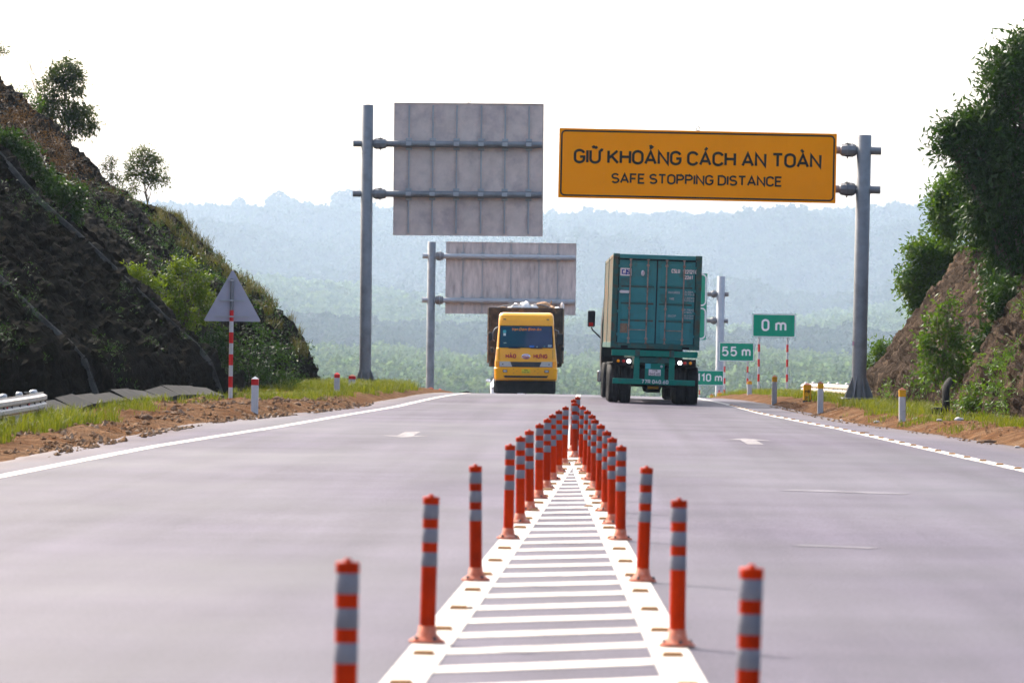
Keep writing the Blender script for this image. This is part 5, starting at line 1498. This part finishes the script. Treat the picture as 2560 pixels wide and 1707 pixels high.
# bushes in the gully between the two left slopes
BG = 'bushes in the gully between the left slopes'
tree('bush', 'dark bush with bright tips at the left picture edge', 'bush', base_at(20, 400, 107, .3), [(15, 330, 34, 24, 900), (55, 360, 34, 26, 900), (-20, 340, 30, 40, 500), (95, 395, 22, 20, 320)], 'leaf_dark', (.13, .06), BG, .03, seed=21, d=108, clump=.10)
tree('bush', 'dark bush beside the top of the far drain chute', 'bush', base_at(130, 520, 108, .3), [(95, 415, 26, 24, 520), (125, 445, 36, 30, 1000), (165, 470, 26, 34, 700), (150, 505, 30, 26, 600), (185, 440, 12, 14, 120)], 'leaf_dark', (.13, .06), BG, .03, seed=22, d=109, clump=.10)
tree('dry_bush', 'brown dried bush above the green one on the left slope', 'bush', base_at(120, 400, 125, .2), [(40, 275, 46, 24, 700), (120, 345, 34, 40, 800), (150, 385, 30, 34, 500), (80, 320, 30, 20, 300)], 'leaf_dry', (.09, .025), None, .02, 'bark_dry', seed=23, d=126, clump=.12)
tree('acacia', 'bright yellow green acacia on the slope left of the triangular sign', 'tree', base_at(428, 770, 112, .4), [(420, 610, 34, 14, 520), (455, 640, 36, 12, 420), (385, 645, 30, 14, 420), (430, 670, 48, 14, 700), (470, 690, 30, 14, 420), (390, 695, 34, 16, 520), (430, 725, 46, 22, 800), (370, 735, 30, 20, 420), (480, 725, 26, 18, 320), (410, 765, 40, 22, 500)], 'leaf_acacia', (.11, .04), None, .035, seed=31, d=112, clump=.09, down=.15)
tree('bush', 'small yellow green bush left of the bright acacia', 'bush', base_at(320, 690, 110, .3), [(300, 625, 20, 14, 240), (325, 635, 22, 20, 360), (345, 665, 24, 20, 360), (300, 650, 16, 14, 160)], 'leaf_acacia', (.11, .045), BG, .02, seed=33, d=110, clump=.08)
tree('bush', 'dark green bush below the bright acacia', 'bush', base_at(470, 850, 110, .3), [(400, 800, 40, 24, 700), (450, 800, 40, 26, 700), (500, 790, 30, 30, 500), (530, 820, 24, 30, 400)], 'leaf_dark', (.12, .05), BG, .02, seed=34, d=111, clump=.10)
tree('bush', 'olive weeds at the foot of the far left slope behind the striped pole', 'bush', base_at(570, 890, 118, .2), [(545, 860, 30, 22, 420), (600, 850, 40, 24, 560), (650, 870, 36, 18, 420), (580, 800, 40, 26, 420), (640, 810, 30, 24, 300)], 'leaf_dark', (.12, .035), BG, .015, seed=35, d=119, clump=.12, limbs=False)
# right side
RG = 'trees on the right slope'
tree('large_tree', 'tall dense dark tree filling the upper right corner', 'tree', base_at(2330, 740, 106, .5), [(2320, 180, 60, 70, 3000), (2390, 220, 90, 120, 3200), (2270, 300, 50, 60, 2600), (2190, 330, 36, 26, 1000), (2235, 290, 36, 30, 1200), (2330, 380, 80, 90, 5200), (2250, 400, 50, 40, 2200), (2380, 520, 80, 120, 3800), (2290, 500, 70, 60, 4200), (2330, 620, 70, 80, 4200), (2180, 300, 22, 18, 420), (2345, 120, 30, 40, 900)], 'leaf_dark', (.19, .062), RG, .13, seed=41, d=106, clump=.17, down=.5)
tree('leafy_tree', 'mid green tree above the bare right slope, left of the tallest tree', 'tree', base_at(2240, 620, 120, .5), [(2220, 420, 44, 34, 1700), (2180, 450, 34, 40, 1500), (2230, 490, 60, 46, 2800), (2180, 510, 40, 40, 1600), (2265, 560, 40, 34, 1500), (2160, 475, 20, 24, 500)], 'leaf_mid', (.17, .06), RG, .08, seed=43, d=120, clump=.15)
tree('leafy_tree', 'bushy tree leaning out over the left edge of the right slope', 'tree', base_at(2185, 690, 128, .8), [(2120, 580, 40, 28, 1500), (2160, 600, 40, 36, 1700), (2100, 640, 32, 34, 1300), (2140, 660, 44, 40, 1900), (2180, 580, 30, 40, 900), (2110, 690, 26, 26, 700), (2115, 715, 18, 16, 300)], 'leaf_mid', (.16, .06), RG, .06, seed=45, d=128, clump=.14)
tree('bush', 'round green bush at the foot of the right slope beside the sign pole', 'bush', base_at(2035, 870, 133, .4), [(2030, 805, 26, 20, 700), (2008, 830, 20, 18, 420), (2050, 830, 22, 20, 420)], 'leaf_mid', (.14, .055), RG, .03, seed=47, d=133, clump=.10)
tree('shrub', 'leafy shrub in front of the bare right slope', 'shrub', base_at(2175, 925, 101, .2), [(2178, 705, 18, 22, 200), (2150, 735, 22, 18, 200), (2185, 760, 26, 22, 300), (2132, 785, 24, 22, 300), (2195, 800, 24, 26, 300), (2155, 825, 34, 24, 420), (2190, 860, 24, 20, 240), (2140, 865, 20, 16, 160), (2210, 835, 18, 18, 160)], 'leaf_mid', (.13, .055), RG, .03, seed=49, d=101, clump=.13, per=9, hollow=.3)
tree('bush', 'dark bush hanging under the tallest tree on the right', 'bush', base_at(2290, 800, 103, .4), [(2305, 690, 36, 60, 1500), (2340, 760, 44, 50, 1400), (2268, 775, 24, 30, 420), (2240, 815, 22, 18, 240), (2300, 800, 30, 20, 400)], 'leaf_dark', (.17, .065), RG, .05, seed=51, d=103, clump=.14)
tree('bush', 'low weeds on the lower right slope at the picture edge', 'bush', base_at(2310, 930, 90, .2), [(2280, 905, 24, 18, 260), (2330, 910, 24, 20, 260), (2240, 900, 20, 22, 260), (2215, 930, 16, 20, 200), (2290, 850, 22, 16, 200)], 'leaf_mid', (.12, .04), RG, .015, seed=53, d=89.5, clump=.10, limbs=False)

# grass: blades nobody could count
def blades(name, label, P, hgt, wid, mat, seed, lean=.35):
    rs = np.random.RandomState(seed)
    P = np.asarray(P); n = len(P)
    h = (hgt * (.45 + .8 * rs.rand(n)))[:, None]
    a = rs.rand(n) * 6.283
    side = np.stack([np.cos(a), np.sin(a), np.zeros(n)], 1)
    ln = np.stack([rs.normal(size=n), rs.normal(size=n), np.zeros(n)], 1) * lean
    w = (wid * (.7 + .6 * rs.rand(n)))[:, None]
    mid = P + ln * h * .35 + np.array([0, 0, 1]) * h * .6
    tip = P + ln * h + np.array([0, 0, 1]) * h * (1 - .25 * np.abs(ln).sum(1))[:, None]
    V = np.stack([P - side * w / 2, P + side * w / 2, mid + side * w * .4, tip, mid - side * w * .4], 1).reshape(-1, 3)
    i = np.arange(n) * 5
    F = np.concatenate([np.stack([i, i + 1, i + 2, i + 4], 1)])
    T = np.stack([i + 4, i + 2, i + 3, i + 3], 1)
    me = bpy.data.meshes.new(name)
    faces = [tuple(f) for f in F] + [tuple(f[:3]) for f in T]
    me.from_pydata(V.tolist(), [], faces)
    me.materials.append(M[mat]); me.update()
    o = bpy.data.objects.new(name, me); COL.objects.link(o); o['kind'] = 'stuff'
    return tag(o, label, 'grass')
def scatter(n, y0, y1, fx, mask, seed):
    rs = random.Random(seed); out = []
    for _ in range(n):
        y = rs.uniform(y0, y1); x = fx(y, rs.random())
        if rs.random() < mask(x, y): out.append((x, y, ground_z(x, y) - .02))
    return out
Rg = scatter(60000, 78, 205, lambda y, u: ev(EDGE_R, y) + .35 + 4.2 * u, lambda x, y: sm((x - ev(EDGE_R, y) - (1.25 if y < 95 else .75) + .6 * fbm(x * .8, y * .25, 3)) / .5) * (.35 + .65 * sm((fbm(x * .9, y * .3, 8) + .35) / .4)) * (1 - .75 * sm((y - 160) / 40)), 3)
blades('verge_grass', 'yellow green grass along the right verge', Rg, .25, .014, 'grass', 5)
Rg2 = scatter(9000, 78, 100, lambda y, u: ev(EDGE_R, y) + .3 + 2.2 * u, lambda x, y: sm((fbm(x * 1.1, y * .45, 21) - .12) / .15), 13)
blades('verge_grass', 'small grass tufts on the bare soil right of the road', Rg2, .17, .014, 'grass', 15)
Lg = scatter(42000, 74, 128, lambda y, u: ev(EDGE_L, y) - .5 - 4.6 * u, lambda x, y: sm((ev(EDGE_L, y) - x - (1.6 if y < 100 else .5)) / .5) * sm((fbm(x * .7, y * .22, 31) + (.05 if y > 96 else -.1)) / .25), 23)
blades('verge_grass', 'bright grass patches on the left verge', Lg, .20, .014, 'grass', 25)
Lg2 = scatter(9000, 60, 76, lambda y, u: -8.2 - 2.6 * u, lambda x, y: .9 * sm((fbm(x * .8, y * .4, 41) + .3) / .3), 33)
blades('verge_grass', 'green weeds under the crash barrier at left', Lg2, .34, .016, 'grass', 35)
Lg3 = scatter(12000, 118, 150, lambda y, u: ev(EDGE_L, y) - .5 - 2.8 * u, lambda x, y: sm((fbm(x * .7, y * .22, 51) + .35) / .3), 43)
blades('verge_grass', 'grass around the foot of the tall grey pole', Lg3, .34, .016, 'grass', 45)
# bunch grass along the far left skyline
rs = random.Random(61); Bp = []
for _ in range(95):
    y = rs.uniform(132, 143); t = rs.uniform(.10, .40)
    if rs.random() < .5: t = rs.uniform(.22, .37)
    c = slope_point(profB, lambda yy: float(np.interp(yy, [112, 141], [-.8, 0])), y, t)
    for _ in range(70):
        Bp.append((c.x + rs.gauss(0, .10), c.y + rs.gauss(0, .12), c.z + rs.gauss(0, .05) - .03))
blades('bunch_grass', 'dry tufts of grass along the far left slope edge', Bp, .36, .018, 'grass_dry', 65, .5)
# creepers and weeds clinging to the slopes
def slope_cover(name, label, prof, shift, y0, y1, t0, t1, n, thr, mat, leaf, seed, spread=.10):
    rs = random.Random(seed); C = []
    while len(C) < n:
        y, t = rs.uniform(y0, y1), rs.uniform(t0, t1)
        if fbm(y * .35, t * 9, seed) + rs.uniform(-.15, .15) < thr: continue
        c = slope_point(prof, shift, y, t)
        side = -1 if prof[-1][0] < prof[0][0] else 1
        for _ in range(9):
            C.append((c.x - side * abs(rs.gauss(.05, .08)) + rs.gauss(0, spread), c.y + rs.gauss(0, spread), c.z + abs(rs.gauss(.06, .08)) + rs.gauss(0, spread * .6)))
    o = leaves(name, np.array(C), leaf[0], leaf[1], mat, np.random.RandomState(seed), None, .2)
    o['kind'] = 'stuff'
    return tag(o, label, 'weeds')
shB = lambda yy: float(np.interp(yy, [112, 141], [-.8, 0]))
shC = lambda y: float(np.interp(y, [60, 80, 92], [2.3, 1.35, 0]))
shD = lambda y: float(np.interp(y, [98, 124], [.8, 0]))
slope_cover('slope_weeds', 'dark creepers over the far left slope', profB, shB, 116, 141, .05, .45, 7500, .14, 'leaf_dark', (.12, .03), 71)
slope_cover('slope_weeds', 'thin weeds dotted over the near dark slope', profA, shiftA, 78, 104, .04, .7, 2600, .34, 'leaf_dark', (.10, .02), 73, .07)
slope_cover('slope_weeds', 'dry brown grass on the upper left slope', profB, shB, 118, 140, .42, .85, 6000, .2, 'leaf_dry', (.12, .015), 75)
slope_cover('slope_weeds', 'green weeds on the lower right slope', profC, shC, 72, 92, .05, .5, 5000, .2, 'leaf_mid', (.13, .025), 77)
slope_cover('slope_weeds', 'weeds along the foot of the far right slope', profD, shD, 100, 118, .02, .2, 2500, .1, 'leaf_mid', (.13, .03), 79)

# --- small things lying about
def pebble(name, x, y, dims, mat, label, cat, seed, z=0.0, group=None):
    import bmesh
    bm_ = bmesh.new(); bmesh.ops.create_icosphere(bm_, subdivisions=2, radius=.5)
    for v in bm_.verts:
        k = 1 + .35 * noise.noise(v.co * 3 + Vector((seed, 1, 0)))
        v.co = Vector((v.co.x * dims[0] * k, v.co.y * dims[1] * k, v.co.z * dims[2] * k))
    me = bpy.data.meshes.new(name); bm_.to_mesh(me); bm_.free(); me.materials.append(M[mat])
    o = bpy.data.objects.new(name, me); COL.objects.link(o)
    on_road = ev(EDGE_L, y) < x < ev(EDGE_R, y)
    o.location = (x, y, (road_z(x, y) if on_road else ground_z(x, y)) + dims[2] * .3 + z)
    return tag(o, label, cat, group)
pebble('dry_leaf', .06, 40.5, (.09, .05, .03), 'dry_leaf', 'curled brown leaf in the middle of the painted island', 'leaf', 2)
pebble('dry_leaf', .16, 44.2, (.08, .05, .025), 'dry_leaf', 'smaller brown leaf farther up the painted island', 'leaf', 4)
pebble('pebble', -.64, 24.4, (.05, .05, .025), 'stone', 'dark pebble beside a stud on the left island border', 'pebble', 6)
p = at(2340, 1103, 72); pebble('driftwood', 6.95, 73.5, (.34, .10, .07), 'stone', 'dark broken branch on the right soil shoulder', 'debris', 8)
pebble('driftwood', 5.3, 81, (.22, .05, .02), 'dry_leaf', 'brown twig lying on the right shoulder', 'debris', 10)
_r = random.Random(17)
for i, (x, y, sz) in enumerate(((7.05, 69.5, .06), (5.9, 98, .07), (6.3, 92.0, .09), (6.95, 89.5, .10), (7.5, 85.5, .13), (7.2, 86.6, .08))):
    pebble('litter', x, y, (sz * 1.6, sz, sz * .7), 'litter', 'scrap of pale litter on the right verge, %s nearest' % ORD[i], 'litter', i + 30, 0, 'litter scraps')
for i in range(9):
    y = _r.uniform(57, 97); x = ev(EDGE_L, y) - _r.uniform(.1, 2.2); sz = _r.uniform(.07, .16)
    pebble('stone', x, y, (sz * 1.5, sz * 1.1, sz * .8), 'stone' if i % 3 else 'ground', 'clod or stone among the churned soil beside the left shoulder', 'stone', i * 1.3, 0, 'stones on the left soil')
def gravel(name, label, n, y0, y1, fx, smin, smax, seed):
    rs = np.random.RandomState(seed)
    O = np.array([(1, 0, 0), (-1, 0, 0), (0, 1, 0), (0, -1, 0), (0, 0, 1), (0, 0, -.6)], dtype=float)
    Fo = np.array([(0, 2, 4), (2, 1, 4), (1, 3, 4), (3, 0, 4), (2, 0, 5), (1, 2, 5), (3, 1, 5), (0, 3, 5)])
    V, F = [], []
    for i in range(n):
        y = rs.uniform(y0, y1); x = fx(y, rs.rand())
        if fbm(x * .9, y * .5, seed) < -.1: continue
        sz = smin + (smax - smin) * rs.rand() ** 3
        a = rs.rand() * 6.28
        P = O * (sz * (.6 + .8 * rs.rand(6)))[:, None] * np.array([1, 1, .75])
        P = np.stack([P[:, 0] * math.cos(a) - P[:, 1] * math.sin(a), P[:, 0] * math.sin(a) + P[:, 1] * math.cos(a), P[:, 2]], 1)
        on_road = ev(EDGE_L, y) < x < ev(EDGE_R, y)
        V.append(P + np.array([x, y, (road_z(x, y) if on_road else ground_z(x, y)) + sz * .2])); F.append(Fo + 6 * (len(V) - 1))
    o = np_mesh(name, np.concatenate(V), np.concatenate(F), 'gravel'); o['kind'] = 'stuff'
    return tag(o, label, 'gravel')
M['gravel'] = pm('mixed_gravel', (.15, .082, .042), .95, var=.4, scale=9, col2=(.24, .17, .115), c2=(.45, .6), c2scale=4, spec=.02)
gravel('soil_clods', 'clods and gravel strewn over the left soil shoulder', 6500, 54, 108, lambda y, u: ev(EDGE_L, y) + .35 - 3.2 * u ** 1.3, .008, .075, 81)
gravel('soil_clods', 'grit and gravel on the right soil shoulder', 3500, 58, 120, lambda y, u: ev(EDGE_R, y) - .35 + 2.2 * u ** 1.3, .006, .04, 83)
for i in range(6):
    y = _r.uniform(62, 100); x = ev(EDGE_R, y) + _r.uniform(.1, 1.4); sz = _r.uniform(.03, .08)
    pebble('stone', x, y, (sz * 1.5, sz * 1.1, sz * .8), 'stone', 'small stone on the soil strip right of the road', 'stone', i * 2.3, 0, 'stones on the right soil')
